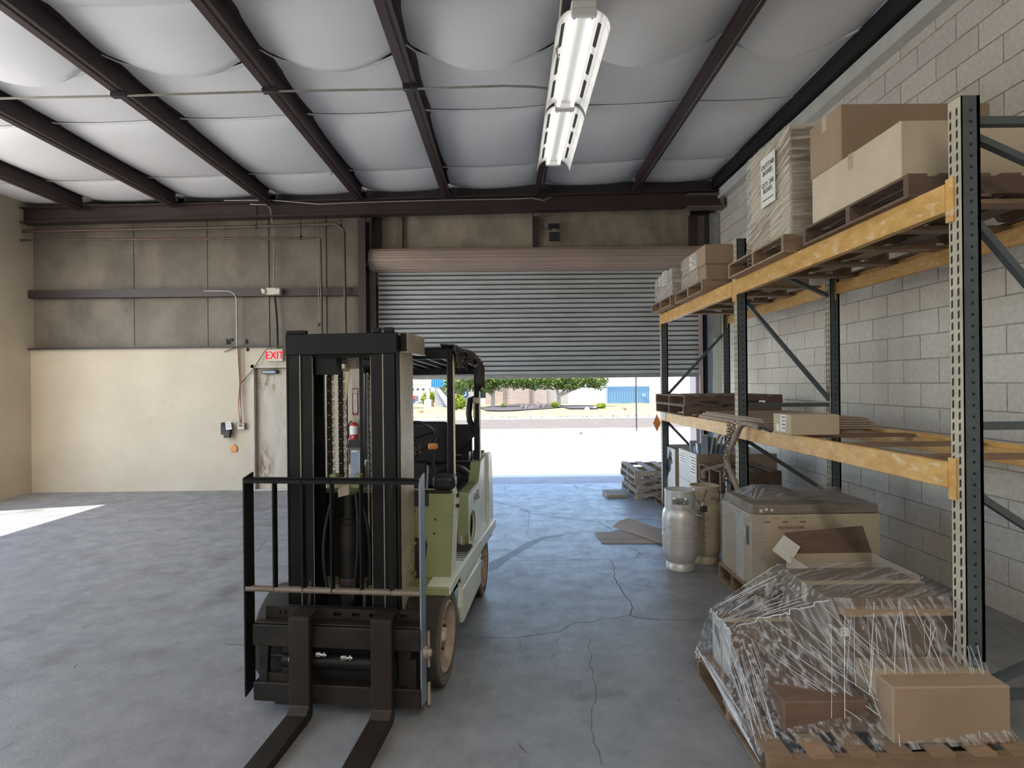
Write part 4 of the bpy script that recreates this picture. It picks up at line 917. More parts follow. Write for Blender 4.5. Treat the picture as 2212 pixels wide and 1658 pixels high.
# --- wheels
def wheel(u0, u1, v, r, rim_r, name, steer=False):
    s = 1 if u1 > u0 else -1
    o = fp(name, MB().lathe([(rim_r, u0), (r - .012, u0), (r, u0 + s * .012), (r, u1 - s * .016), (r - .010, u1), (r - .035, u1 + s * .002), (rim_r + .006, u1), (rim_r, u1 - s * .01)], (0, v, r), axis='x', n=48), 'rubber', smooth=True)
    MB().lathe([(r - .006, u1 - s * .006), (r - .012, u1 + s * .002), (r - .036, u1 + s * .004), (rim_r + .008, u1 + s * .002)], (0, v, r), axis='x', n=48).build('tire_sidewall', 'tire_wall', o, smooth=True)
    rm = MB().lathe([(rim_r + .004, u1 - s * .004), (rim_r - .004, u1 + s * .004), (rim_r - .012, u1 + s * .002), (rim_r - .022, u1 - s * .03), (rim_r - .03, u1 - s * .065), (.06, u1 - s * .075), (0, u1 - s * .075)], (0, v, r), axis='x', n=48).build('rim', 'rim', o, smooth=True)
    hb = fp('wheel_hub', MB().lathe([(0, u1 - s * .005), (.030, u1 - s * .008), (.040, u1 - s * .02), (.042, u1 - s * .07), (.07, u1 - s * .075)], (0, v, r), axis='x', n=24), 'hub_cream' if not steer else 'mast_edge', smooth=True)
    n = 8 if not steer else 5; mb = MB()
    for i in range(n):
        a = 2 * PI * i / n + .2; c = Vector((0, v + .085 * math.cos(a), r + .085 * math.sin(a)))
        mb.cyl(c + Vector((u1 - s * .075, 0, 0)), c + Vector((u1 - s * .045, 0, 0)), .014, n=6).cyl(c + Vector((u1 - s * .045, 0, 0)), c + Vector((u1 - s * .03, 0, 0)), .007, n=6)
    mb.build('lug_nuts', 'slot_black', hb)
    return o
wheel(.305, .505, .225, .255, .185, 'drive_wheel'); wheel(-.305, -.505, .225, .255, .185, 'drive_wheel')
wheel(.35, .505, 1.50, .232, .165, 'steer_wheel', True); wheel(-.35, -.505, 1.50, .232, .165, 'steer_wheel', True)
# --- chassis
for s in (1, -1):
    def P(*pts): return list(pts)
    f_ = .16 if s > 0 else .76; g_ = .30 if s > 0 else .80
    mb = MB(); mb.prism([(f_, .525), (f_, .545), (g_, .552 if s > 0 else .54), (1.0, .528), (2.0, .478), (2.0, .455), (1.0, .50), (g_, .515)], 'x', s * .40, s * .528)
    mb.prism([(.16, .50), (.16, .545), (.30, .552), (1.0, .528), (2.0, .478), (2.0, .405), (1.0, .435), (.50, .448), (.47, .50), (.30, .50)] if s > 0 else [(.76, .44), (.76, .54), (1.0, .528), (2.0, .478), (2.0, .405), (1.0, .435)], 'x', s * .520, s * .535)
    fp('side_rail', mb, 'lift_green_lit', bevel=.006, seg=2)
    fp('side_skirt', MB().prism([(.52 if s > 0 else .78, .445), (1.0, .432), (1.86, .395), (1.86, .37), (1.72, .44), (1.5, .485), (1.30, .44), (1.22, .30), (1.20, .20), (.56 if s > 0 else .82, .18), (.50 if s > 0 else .78, .30)], 'x', s * .500, s * .522), 'lift_green_lit', bevel=.004)
    fp('skirt_step', MB().box((s * .523, .85 if s < 0 else .55, .385), (s * .530, 1.25, .395)).prism([(.52, .40), (1.22, .365), (1.22, .20), (.56, .19), (.52, .30)] if s > 0 else [(.85, .39), (1.22, .365), (1.22, .20), (.87, .19)], 'x', s * .522, s * .530), 'lift_green_lit', bevel=.003)
fp('front_fender', MB().box((-.30, .15, .525), (.53, .36, .545)).box((.30, .15, .50), (.53, .16, .53)).box((-.42, .29, .525), (-.30, .36, .545)), 'lift_green', bevel=.005)
fp('chassis_tub', MB().box((-.34, .20, .14), (.34, 1.95, .50)), 'slot_black')
fp('axle', MB().cyl((-.32, .225, .255), (.32, .225, .255), .07, n=16).cyl((-.36, 1.5, .232), (.36, 1.5, .232), .04, n=12), 'slot_black')
# --- cowl
fp('front_cowl', MB().prism([(-.42, .545), (.505, .545), (.530, 1.04), (.515, 1.055), (-.415, 1.055), (-.43, 1.04)], 'y', .30, .315), 'lift_green', bevel=.004)
sd = fp('cowl_side', MB().add([(.505, .315, .545), (.512, .41, .548), (.537, .41, .98), (.532, .36, 1.06), (.530, .315, 1.06), (.49, .315, .545), (.50, .41, .548), (.522, .41, .98), (.518, .36, 1.06), (.515, .315, 1.06)],
    [(0, 1, 2, 3, 4), (9, 8, 7, 6, 5), (0, 5, 6, 1), (1, 6, 7, 2), (2, 7, 8, 3), (3, 8, 9, 4), (4, 9, 5, 0)]), 'lift_green_lit')
for z_ in (1.005, .945): MB().cyl((.53, .375, z_), (.545, .375, z_), .011, n=8).build('cowl_bolt', 'slot_black', sd)
fp('cowl_side', MB().box((-.43, .315, .545), (-.415, .41, 1.04)), 'lift_green_lit')
mb = MB(); [mb.cyl((u_, .298, z_), (u_, .3005, z_), .006, n=8) for u_, z_ in ((.36, .91), (.42, .88), (.415, .80), (.33, .80), (.36, .73), (.30, .93))]; fp('bolt_hole', mb, 'slot_black')
fp('cowl_port', MB().prism([(.235, .54), (.35, .54), (.375, .74), (.365, .765), (.345, .775), (.265, .775), (.245, .765), (.235, .745)], 'y', .288, .2985), 'steel_dark', bevel=.004)
fp('data_plate', MB().box((.25, .2975, .955), (.385, .2995, 1.045)), 'steel_dark')
fp('dash_cap', MB().box((.405, .285, 1.045), (.535, .40, 1.135)), 'vinyl', bevel=.03, seg=3)
fp('cap_lip', MB().box((.35, .29, 1.03), (.52, .33, 1.05)), 'vinyl', bevel=.006)
fp('tilt_bracket', MB().box((.195, .155, .555), (.215, .20, .705)).prism([(.20, .695), (.22, .72), (.29, .79), (.325, .755), (.25, .70)], 'y', .16, .26).prism([(.20, .56), (.215, .53), (.32, .575), (.32, .60), (.225, .575)], 'y', .16, .26).cyl((.215, .20, .64), (.32, .20, .64), .03, n=12), 'lift_green', bevel=.003)
fp('toe_board', MB().prism([(.315, .55), (.42, .55), (.42, 1.0), (.315, 1.02)], 'x', -.41, .50), 'steel_dark')
fp('floor_plate', MB().box((-.41, .42, .50), (.50, 1.03, .533)), 'steel_dark')
mb = MB(); [mb.box((.40, .46 + i * .045, .533), (.515, .475 + i * .045, .541)) for i in range(12)]; fp('step_tread', mb, 'steel_dark')
# --- seat deck, hood and counterweight
fp('seat_pedestal', MB().box((-.47, 1.03, .50), (.40, 1.95, .865)), 'steel_dark')
fp('pedestal_front', MB().box((.40, 1.025, .50), (.475, 1.04, .875)), 'lift_green')
fp('pedestal_hinge', MB().box((.425, 1.0, .53), (.45, 1.03, .60)).cyl((.437, 1.0, .54), (.437, 1.0, .60), .008, n=8), 'mast_edge')
poly = [(1.03, .515), (1.03, .872), (1.05, .885), (1.42, .895), (1.52, 1.0), (1.545, 1.035), (1.80, 1.050), (1.82, .47), (1.60, .485)]
hc, hr = (1.165, .628), .105
hp = MB(); ring = [(hc[0] + hr * math.cos(2 * PI * i / 24), hc[1] + hr * math.sin(2 * PI * i / 24)) for i in range(24)]
def hood_panel(x0, x1):
    """side panel with its round opening, as one ring of quads from the hole to the outline"""
    def ray_to(a):
        best = None; dx, dy = math.cos(a), math.sin(a)
        for p, q in zip(poly, poly[1:] + poly[:1]):
            ex, ey = q[0] - p[0], q[1] - p[1]; den = dx * ey - dy * ex
            if abs(den) < 1e-9: continue
            t = ((p[0] - hc[0]) * ey - (p[1] - hc[1]) * ex) / den; s = ((p[0] - hc[0]) * dy - (p[1] - hc[1]) * dx) / den
            if t > 0 and -1e-6 <= s <= 1 + 1e-6 and (best is None or t < best): best = t
        return (hc[0] + dx * best, hc[1] + dy * best)
    A = sorted(set([math.atan2(p[1] - hc[1], p[0] - hc[0]) for p in poly] + [-PI + 2 * PI * i / 24 for i in range(24)]))
    inn = [(hc[0] + hr * math.cos(a), hc[1] + hr * math.sin(a)) for a in A]; out = [ray_to(a) for a in A]; n = len(A)
    vs = [(x1, *p) for p in inn] + [(x1, *p) for p in out] + [(x0, *p) for p in inn] + [(x0, *p) for p in out]; f = []
    for i in range(n):
        j = (i + 1) % n; f += [(i, j, n + j, n + i), (2 * n + i, 3 * n + i, 3 * n + j, 2 * n + j), (i, 2 * n + i, 2 * n + j, j), (n + i, n + j, 3 * n + j, 3 * n + i)]
    return MB().add(vs, f)
hp = fp('hood_side', hood_panel(.462, .478), 'lift_green_lit')
MB().tube([(.478, hc[0] + hr * 1.02 * math.cos(2 * PI * i / 24), hc[1] + hr * 1.02 * math.sin(2 * PI * i / 24)) for i in range(24)], .005, 6, closed=True).build('opening_rim', 'lift_green', hp, smooth=True)
text('lettering', 'F45L', .10, 'ink', hp, (.4792, 1.36, .80), (PI / 2, 0, PI / 2), sx=1.35)
fp('hood_side', MB().prism(poly, 'x', -.478, -.462), 'lift_green_lit')
fp('hood_dark_fill', MB().box((.40, 1.05, .5), (.452, 1.8, .86)), 'slot_black')  # black block added for the dark inside the hood opening
fp('hood_edge', MB().prism([(1.03, .872), (1.05, .887), (1.42, .898), (1.52, 1.003), (1.54, 1.04), (1.80, 1.055), (1.80, 1.035), (1.555, 1.02), (1.44, .88), (1.05, .87)], 'x', .40, .480), 'lift_green', bevel=.003)
fp('seat_deck', MB().prism([(1.02, .865), (1.02, .89), (1.45, .905), (1.56, 1.04), (1.80, 1.055), (1.80, .88)], 'x', -.40, .395), 'vinyl', bevel=.012, seg=2)
fp('counterweight', MB().prism([(1.82, .40), (1.82, 1.05), (1.86, 1.065), (2.02, 1.06), (2.06, 1.02), (2.10, .50), (2.06, .36), (1.90, .36)], 'x', -.50, .50), 'lift_green_lit', bevel=.02, seg=2)
fp('counterweight_cap', MB().box((-.44, 1.82, 1.065), (.44, 2.0, 1.075)), 'slot_black')
fp('seat_cushion', MB().box((-.26, 1.02, .93), (.24, 1.46, 1.03)), 'vinyl', bevel=.035, seg=3)
fp('seat_back', MB().box((-.25, 1.44, 1.02), (.24, 1.54, 1.36)), 'vinyl', bevel=.04, seg=3)
fp('rear_bulkhead', MB().prism([(-.40, 1.0), (.40, 1.0), (.40, 1.24), (.385, 1.32), (-.385, 1.335), (-.40, 1.28)], 'y', 1.60, 1.66), 'vinyl', bevel=.012)
fp('rear_grab_plate', MB().prism([(.18, 1.0), (.395, 1.0), (.395, 1.10), (.30, 1.12), (.455, 1.26), (.405, 1.33), (.18, 1.33)], 'y', 1.57, 1.60), 'vinyl')
fp('hip_rest', MB().tube(arc((.20, 1.05, 1.02), (.40, 1.35, .98), (.36, 1.12, 1.10), 8), .028, 10), 'vinyl', smooth=True)
fp('buckle', MB().box((.26, 1.50, 1.09), (.33, 1.52, 1.10)).box((.29, 1.51, 1.04), (.40, 1.53, 1.05)).box((.39, 1.51, 1.04), (.40, 1.53, 1.12)), 'chrome')
# --- overhead guard
for s in (-1, 1):
    fp('front_post', MB().bar((s * .452, .585, 1.04), (s * .452, .60, 1.86), .036, .05, up=(0, 1, 0)), 'black_steel', bevel=.005)
    fp('post_edge', MB().box((s * .472, .575, 1.06), (s * .476, .617, 1.84)), 'yellow_bar')
    mb = MB().bar((s * .452, 1.56, 1.05), (s * .452, 1.59, 1.78), .045, .06, up=(0, 1, 0)); fp('rear_post', mb, 'black_steel', bevel=.005)
    fp('guard_side', MB().prism([(.56, 1.80), (.56, 1.865), (.62, 1.895), (1.0, 1.885), (1.52, 1.84), (1.62, 1.76), (1.62, 1.70), (1.50, 1.78), (1.0, 1.825), (.64, 1.83)], 'x', s * .44, s * .475), 'black_steel', bevel=.006)
fp('post_edge', MB().box((.472, 1.545, 1.07), (.476, 1.60, 1.74)), 'yellow_bar')
fp('post_loop', MB().tube([(.44, 1.57, 1.54), (.40, 1.56, 1.53), (.388, 1.55, 1.42), (.395, 1.55, 1.36), (.44, 1.57, 1.26)], .024, 8), 'black_steel', smooth=True)
fp('loop_strap', MB().box((.425, 1.54, 1.50), (.475, 1.55, 1.545)).box((.425, 1.54, 1.38), (.44, 1.55, 1.52)), 'mast_edge')
fp('guard_front_bar', MB().box((-.46, .56, 1.81), (.46, .585, 1.87)).box((-.46, .56, 1.87), (.46, .61, 1.878)), 'black_steel', bevel=.003)
fp('guard_rear_bar', MB().box((-.46, 1.58, 1.73), (.46, 1.61, 1.825)), 'black_steel', bevel=.003)
for i in range(9):
    u_ = -.38 + i * .095
    fp('guard_slat', MB().bar((u_, .60, 1.835), (u_, 1.6, 1.79), .016, .034), 'black_steel')
def rag(u, v):
    a = u; y = .54 + .42 * a + .03 * math.sin(9 * v); 
    wob = .018 * math.sin(31 * a) + .012 * math.sin(57 * a + 2 * v)
    if v < .4: return (.40 + .22 * v, y, 1.892 - .03 * a + wob * .4)
    k = (v - .4) / .6
    return (.49 + wob, y, 1.892 - .03 * a - k * (.075 + .045 * math.sin(7 * a) + .02 * math.sin(40 * a)))
fp('torn_cover', MB().grid(rag, 30, 12), 'rag', smooth=True, solid=.006)
def rag2(u, v):
    y = .96 + .62 * u; wob = .014 * math.sin(40 * u) + .01 * math.sin(77 * u)
    top = 1.885 - .08 * u * u
    if v < .4: return (.40 + .22 * v, y, top + wob * .4)
    k = (v - .4) / .6
    return (.492 + wob, y, top - k * (.06 + (.14 if u > .55 else .0) * min(1, (u - .55) / .1 if u > .55 else 0) + .03 * math.sin(50 * u)))
fp('torn_cover', MB().grid(rag2, 36, 12), 'rag', smooth=True, solid=.006)
fp('left_stay', MB().bar((-.153, .50, 1.83), (-.222, .50, 1.44), .028, .012, up=(0, 1, 0)), 'yellow_bar')
# --- controls
sw = fp('steering_wheel', MB().tube([Vector((.12 + .185 * math.cos(a), .80 + .15 * math.sin(a), 1.305 + .085 * math.sin(a))) for a in [2 * PI * i / 32 for i in range(32)]], .012, 8, closed=True), 'vinyl', smooth=True)
mb = MB(); C_ = Vector((.12, .80, 1.285))
for a in (.4, 2.5, 4.7): mb.tube([C_, Vector((.12 + .18 * math.cos(a), .80 + .145 * math.sin(a), 1.303 + .083 * math.sin(a)))], .008, 6)
mb.build('spoke', 'vinyl', sw); MB().lathe([(0, .04), (.04, .03), (.05, .0), (.03, -.04), (0, -.05)], C_, n=16).build('horn_hub', 'vinyl', sw, smooth=True)
MB().cyl((.115, .72, 1.30), (.115, .72, 1.35), .010, n=8).build('spinner_knob', 'mast_edge', sw)
fp('instrument_pod', MB().box((.05, .74, 1.17), (.20, .84, 1.26)), 'vinyl', bevel=.03, seg=3)
fp('steering_column', MB().tube([(.12, .79, 1.20), (.10, .42, .70)], .022, 10), 'steel_dark', smooth=True)
fp('control_rod', MB().tube([(.125, .55, 1.20), (.085, .42, .95)], .005, 6), 'chrome'); fp('control_rod', MB().tube([(.165, .55, 1.20), (.14, .42, .95)], .005, 6), 'chrome')
fp('control_lever', MB().tube([(.20, .55, 1.02), (.19, .58, 1.22)], .006, 6).lathe([(0, -.02), (.014, -.015), (.016, .0), (.010, .018), (0, .02)], (.19, .58, 1.235), n=8), 'vinyl')
fp('control_lever', MB().tube([(.24, .55, 1.02), (.225, .58, 1.20)], .006, 6).lathe([(0, -.02), (.014, -.015), (.016, .0), (.010, .018), (0, .02)], (.225, .58, 1.215), n=8), 'vinyl')
fp('warning_lamp', MB().box((.285, .66, 1.235), (.345, .70, 1.275)), 'orange_plastic', bevel=.012, seg=2)
fp('lamp_stalk', MB().box((.305, .67, 1.0), (.325, .69, 1.235)), 'slot_black')
fp('front_console', MB().prism([(.42, 1.0), (.50, 1.0), (.52, 1.16), (.47, 1.18)], 'x', .02, .33), 'vinyl', bevel=.01)

# ================================================================== RACK
RX, RD = 2.04, .91
rack = thing('pallet_rack', 'tall grey-green pallet rack with worn orange beams against the right wall', 'rack')
RY = (7.39, 4.95, 2.51)
def post(x, y, h=2.92):
    mb = MB(); mb.box((x, y - .038, .01), (x + .006, y + .038, h)); mb.box((x, y - .038, .01), (x + .085, y - .032, h)); mb.box((x, y + .032, .01), (x + .085, y + .038, h))
    mb.box((x + .07, y - .038, .01), (x + .085, y - .018, h)); mb.box((x + .07, y + .018, .01), (x + .085, y + .038, h))
    o = mb.build('upright', 'rack_green', rack)
    MB().box((x - .0012, y - .036, .05), (x, y + .036, h - .002)).build('lit_aisle_face', 'rack_green_lit', o)  # lighter sheet paints the warm side light on the upright
    mb = MB(); z = .10
    while z < h - .05:
        for dy in (-.020, .016): mb.add([(x - .0022, y + dy, z), (x - .0022, y + dy + .010, z - .006), (x - .0022, y + dy + .010, z + .028), (x - .0022, y + dy, z + .034)], [(0, 1, 2, 3)])
        mb.add([(x + .036, y - .0388, z + .004), (x + .048, y - .0388, z + .004), (x + .048, y - .0388, z + .016), (x + .036, y - .0388, z + .016)], [(0, 1, 2, 3)])
        z += .0508
    q = mb.build('slots', 'slot_black', o); q['kind'] = 'stuff'
    MB().box((x - .02, y - .06, 0), (x + .11, y + .06, .01)).build('foot_plate', 'rack_green', o)
for y in RY:
    post(RX, y); post(RX + RD - .085, y)
    xa, xb = RX + .06, RX + RD - .06
    for z in (.20, 1.42, 2.80): MB().box((xa, y - .02, z), (xb, y + .02, z + .035)).build('brace', 'rack_green', rack)
    for (p, q) in (((xa, 1.14), (xb, .62)), ((xa, 2.40), (xb, 1.46)), ((xb, 2.40), (xa, 2.76)), ((xa, .24), (xb, .58))) if y != RY[0] else (((xa, 1.46), (xb, 2.30)), ((xa, 1.14), (xb, .3))):
        MB().bar((p[0], y, p[1]), (q[0], y, q[1]), .03, .035, up=(0, 1, 0)).build('brace', 'rack_green', rack)
for i in range(2):
    ya, yb = RY[i + 1] + .04, RY[i] - .04
    for zt_, hh in ((2.55, .13), (1.27, .12)):
        for xx, s in ((RX, 1), (RX + RD, -1)):
            x0 = RX - .02 if s > 0 else RX + RD - .03; x1 = x0 + .05
            pr = [(x0, zt_ - hh), (x1, zt_ - hh), (x1, zt_ - .03), (x1 - .022, zt_ - .03), (x1 - .022, zt_), (x0, zt_)] if s > 0 else [(x0, zt_ - hh), (x1, zt_ - hh), (x1, zt_), (x0 + .022, zt_), (x0 + .022, zt_ - .03), (x0, zt_ - .03)]
            o = MB().prism(pr, 'y', ya, yb).build('beam', 'rack_orange', rack, bevel=.003)
            xo = RX - .006 if s > 0 else RX + RD - .036
            for yy in (ya - .04, yb):
                MB().box((xo - .006, yy - .002, zt_ - hh - .05), (xo + .004, yy + .042, zt_ + .02)).build('end_plate', 'rack_orange', o)
        for k in range(5 if zt_ > 2 else 4):
            y = ya + (yb - ya) * (k + .5) / (5 if zt_ > 2 else 4)
            MB().box((RX + .03, y - .05, zt_ - .03), (RX + RD - .03, y + .05, zt_ - .008)).build('cross_board', 'wood', rack)

# ================================================================== PALLETS
def pallet(label, loc, L=1.0, Wd=1.2, Hh=.12, m='wood', rz=0.0, group=None, nb=7, notch=True):
    """stringers run along local x (length L), deck boards run along local y (length Wd)"""
    t = thing('pallet', label, 'pallet', loc, rz, group)
    hb = .014; z0, z1 = hb, Hh - hb
    if notch:
        pr = [(0, z0), (L * .14, z0), (L * .17, z0 + (z1 - z0) * .42), (L * .34, z0 + (z1 - z0) * .42), (L * .37, z0), (L * .63, z0), (L * .66, z0 + (z1 - z0) * .42), (L * .83, z0 + (z1 - z0) * .42), (L * .86, z0), (L, z0), (L, z1), (0, z1)]
    else: pr = [(0, z0), (L, z0), (L, z1), (0, z1)]
    s0 = MB().prism(pr, 'y', 0, .036).build('stringer', m, t)
    child_copy(s0, t, (0, Wd / 2 - .018, 0)); child_copy(s0, t, (0, Wd - .036, 0))
    bw = .095; d0 = MB().box((0, 0, 0), (bw, Wd, hb)).build('deck_board', m, t); d0.location = (0, 0, z1)
    for i in range(1, nb): child_copy(d0, t, ((L - bw) * i / (nb - 1) + random.uniform(-.008, .008) * (i < nb - 1), 0, z1), (0, 0, random.uniform(-.006, .006)))
    for i in range(4): child_copy(d0, t, ((L - bw) * i / 3, 0, 0))
    return t
def pstack(base, labels, n, x, y, h, **k):
    for i in range(n): pallet(labels[i], (x + random.uniform(-.012, .012), y + random.uniform(-.012, .012), base + i * h), Hh=h, rz=random.uniform(-.006, .006), **k)
ST = ['bottom pallet of the open stack near the doorway', 'second pallet from the floor in the stack near the doorway', 'third pallet from the floor in the stack near the doorway', 'top pallet of the stack near the doorway, slatted deck open']
for i in range(4):
    p = pallet(ST[i], (1.79 + (0, .02, -.015, .01)[i] - .03 * (i > 2), 7.82, .102 * i), L=1.02, Wd=.98, Hh=.10, m='wood_grey', rz=(.004, -.006, .01, -.008)[i], group='pallets stacked by the doorway', nb=5, notch=True)
    if i in (1, 3): text('lettering', 'NC', .05, 'print_brown', p, (.32, -.001, .05), FRONT)
p = W(1325, 1067, 8.1)
t = thing('plank', 'short flat board lying on the floor left of the pallet stack', 'board', (1.40, 7.95, 0)); MB().box((0, 0, 0), (.30, .42, .045)).build('board_body', 'wood_grey', t, bevel=.004)
pallet('lower of two dark pallets lying on the middle rack level', (1.96, 6.20, 1.27), L=1.10, Wd=1.16, Hh=.115, m='wood_dark', group='pallets on the middle rack level')
pallet('upper of two dark pallets lying on the middle rack level', (1.97, 6.19, 1.386), L=1.10, Wd=1.18, Hh=.115, m='wood_dark', rz=.01, group='pallets on the middle rack level')
for i, (dx, dy, lab) in enumerate(((0, 0, 'bottom dark pallet under the rack behind the wrapped carton'), (.02, .0, 'middle dark pallet under the rack behind the wrapped carton'), (.09, .02, 'top dark pallet under the rack behind the wrapped carton, flush with its shelf gap'))):
    pallet(lab, (2.16 + dx * (-1 if i == 2 else 1), 5.40 + dy, .20 + .19 * i if i else .0), L=.60, Wd=.62, Hh=.19 if i else .20, m='wood_dark', group='dark pallets on the floor under the rack', nb=4)
t = thing('corner_board', 'thin pale wooden corner frame leaning before the dark pallets', 'board')
a, b, c = W(1565, 1003, 5.3), W(1518, 1015, 5.35), W(1520, 1033, 5.35)
MB().bar(a, b, .03, .025).build('rail', 'wood_grey', t); MB().bar(b, c, .03, .022).build('rail', 'wood_grey', t)

# ================================================================== CARTONS
def carton(label, a, b, m='cardboard', tape=True, group=None, name='carton', open_top=False, tm='tape', wavy=False):
    """a, b: low and high corners in the hall; the object sits at its low corner"""
    a = Vector(a); b = Vector(b); d = b - a
    t = thing(name, label, 'box', tuple(a), 0, group)
    if open_top:
        mb = MB(); w_ = .008
        mb.box((0, 0, 0), (d.x, d.y, .006)).box((0, 0, 0), (w_, d.y, d.z)).box((d.x - w_, 0, 0), (d.x, d.y, d.z)).box((0, 0, 0), (d.x, w_, d.z)).box((0, d.y - w_, 0), (d.x, d.y, d.z))
        mb.build('box_body', m, t)
    else:
        MB().box((0, 0, 0), d).build('box_body', m, t, bevel=.006)
        if tape:
            MB().box((-.001, d.y / 2 - .025, d.z - .09), (d.x + .001, d.y / 2 + .025, d.z + .001)).build('tape_strip', tm, t)
    return t
def label_on(t, face, u0, u1, z0, z1, m='paper', lines=0, off=.002):
    """a printed sheet on the aisle face (x=0) or camera face (y=0) of a carton"""
    mb = MB().box((-off, u0, z0), (0, u1, z1)) if face == 'aisle' else MB().box((u0, -off, z0), (u1, 0, z1))
    o = mb.build('paper_label', m, t); mb = MB()
    for i in range(lines):
        z = z1 - (z1 - z0) * (i + .8) / (lines + .6); h = (z1 - z0) / (lines + 1) * .30; e = (u1 - u0) * random.uniform(.05, .3)
        if face == 'aisle': mb.box((-off - .001, u0 + .01, z), (-off, u1 - .01 - e, z + h))
        else: mb.box((u0 + .01, -off - .001, z), (u1 - .01 - e, -off, z + h))
    if lines: mb.build('print_line', 'ink', o)
    return o
def wrap_shell(label, a, b, m, bulge=.012, group=None, name='stretch_wrap', taper=0.0):
    a = Vector(a); b = Vector(b); c = (a + b) / 2
    t = thing(name, label, 'plastic wrap', (a.x, a.y, a.z), 0, group); d = b - a
    def ring(u, v):
        s = u * 4; k = int(min(3, s)); f = s - k
        pts = [(0, 0), (d.x, 0), (d.x, d.y), (0, d.y), (0, 0)]
        p = pts[k]; q = pts[k + 1]; x = p[0] + (q[0] - p[0]) * f; y = p[1] + (q[1] - p[1]) * f
        z = v * d.z; ph = noise.noise(Vector((x * 5, y * 5, z * 14)) + a); ph2 = noise.noise(Vector((x * 2, y * 2, z * 3)) + a * 2)
        o = bulge * (.5 + ph + ph2); cx, cy = x - d.x / 2, y - d.y / 2; l = math.hypot(cx, cy) or 1
        tp = 1 - taper * v
        return (d.x / 2 + cx * tp + cx / l * o, d.y / 2 + cy * tp + cy / l * o, z)
    MB().grid(ring, 64, 36).build('film', m, t, smooth=True)
    return t
# --- upper level of the rack
ZU = 2.55
UP = 'pallets on the upper rack level'
pallet('pallet on the upper rack level at its far end by the door', (1.90, 6.46, ZU), L=1.08, Wd=.86, Hh=.115, m='wood', group=UP)
pallet('pallet on the upper rack level just left of the near upright', (1.93, 5.48, ZU), L=1.06, Wd=.90, Hh=.115, m='wood', group=UP)
pallet('pallet on the upper rack level carrying the tall wrapped load', (1.93, 3.86, ZU), L=1.06, Wd=1.00, Hh=.125, m='wood', group=UP, rz=-.01)
pallet('nearest pallet on the upper rack level at the right edge', (1.98, 2.72, ZU), L=1.04, Wd=.98, Hh=.115, m='wood_dark', group=UP)
Z1 = ZU + .115
t = carton('lower of the two dark cartons at the far end of the upper shelf', (1.94, 6.50, Z1), (2.60, 7.20, Z1 + .17), 'cardboard_flat')
t = carton('upper of the two dark cartons at the far end of the upper shelf', (1.97, 6.62, Z1 + .17), (2.60, 7.20, 3.02), 'cardboard_flat'); label_on(t, 'aisle', .22, .42, .03, .2, lines=5); label_on(t, 'aisle', .48, .58, .06, .17)
t = carton('lower brown carton beside the near upright on the upper shelf', (1.98, 5.52, Z1), (2.95, 6.22, Z1 + .16), 'cardboard')
t = carton('upper brown carton beside the near upright on the upper shelf', (1.97, 5.51, Z1 + .16), (2.95, 6.22, 3.02), 'cardboard', tape=False); label_on(t, 'aisle', .26, .46, .02, .17, lines=4)
Z2 = ZU + .125
k = 0
for (y0, y1, pos) in ((3.94, 4.27, 'nearer'), (4.27, 4.60, 'farther')):
    for j, (z0, z1, lv) in enumerate(((Z2, Z2 + .27, 'bottom'), (Z2 + .27, Z2 + .54, 'middle'), (Z2 + .54, 3.47, 'top'))):
        t = carton('%s carton of the %s column in the tall wrapped load' % (lv, pos), (2.03, y0, z0), (2.85, y1, z1), 'cardboard_pale' if (j + (pos == 'nearer')) % 3 else 'cardboard')
        k += 1
t = thing('pallet_label', 'white sheet with black lettering on the tall wrapped load', 'label', (2.005, 4.27, 3.17))
MB().box((-.003, -.15, -.17), (0, .08, .21)).build('paper_sheet', 'paper', t)
text('lettering', 'OUTTAB\nBOXES', .052, 'ink', t, (-.005, -.035, .11), AISLE); text('lettering', 'QTY. 250\nBOXES', .048, 'ink', t, (-.005, -.035, -.03), AISLE); MB().box((-.0045, -.12, -.125), (-.003, .05, -.118)).build('ink_line', 'ink', t)
wrap_shell('clear stretch wrap around the tall load on the upper shelf', (2.015, 3.925, Z2 - .02), (2.865, 4.615, 3.485), 'film_shelf', .014)
wrap_shell('clear stretch wrap around the brown cartons on the upper shelf', (1.965, 5.70, Z1 - .01), (2.965, 6.235, 3.0), 'film_shelf', .006)
wrap_shell('clear stretch wrap around the far dark cartons on the upper shelf', (1.93, 6.49, Z1 - .01), (2.615, 7.215, 2.98), 'film_shelf', .010)
t = carton('pale carton on the nearest pallet of the upper shelf', (2.0, 2.80, Z1), (2.9, 3.62, Z1 + .30), 'cardboard_pale')
t = carton('brown carton behind the pale one on the nearest upper pallet', (2.0, 3.30, Z1 + .30), (2.9, 3.64, 3.30), 'cardboard')
# --- middle level
t = thing('folded_cardboard', 'thick stack of flattened brown cardboard on the middle rack level', 'cardboard')
for i in range(5): MB().box((2.02 + .02 * random.random(), 4.30 + .03 * i, 1.272 + .016 * i), (2.88, 5.95 - .06 * i, 1.285 + .016 * i)).build('sheet', 'cardboard_flat' if i % 2 else 'cardboard', t)
t = carton('small taped carton at the right end of the middle rack level', (1.955, 3.84, 1.272), (2.30, 4.09, 1.415), 'cardboard_pale', tape=False); label_on(t, 'aisle', .06, .14, .02, .14, lines=4); label_on(t, 'aisle', .15, .20, .02, .07, 'tape')
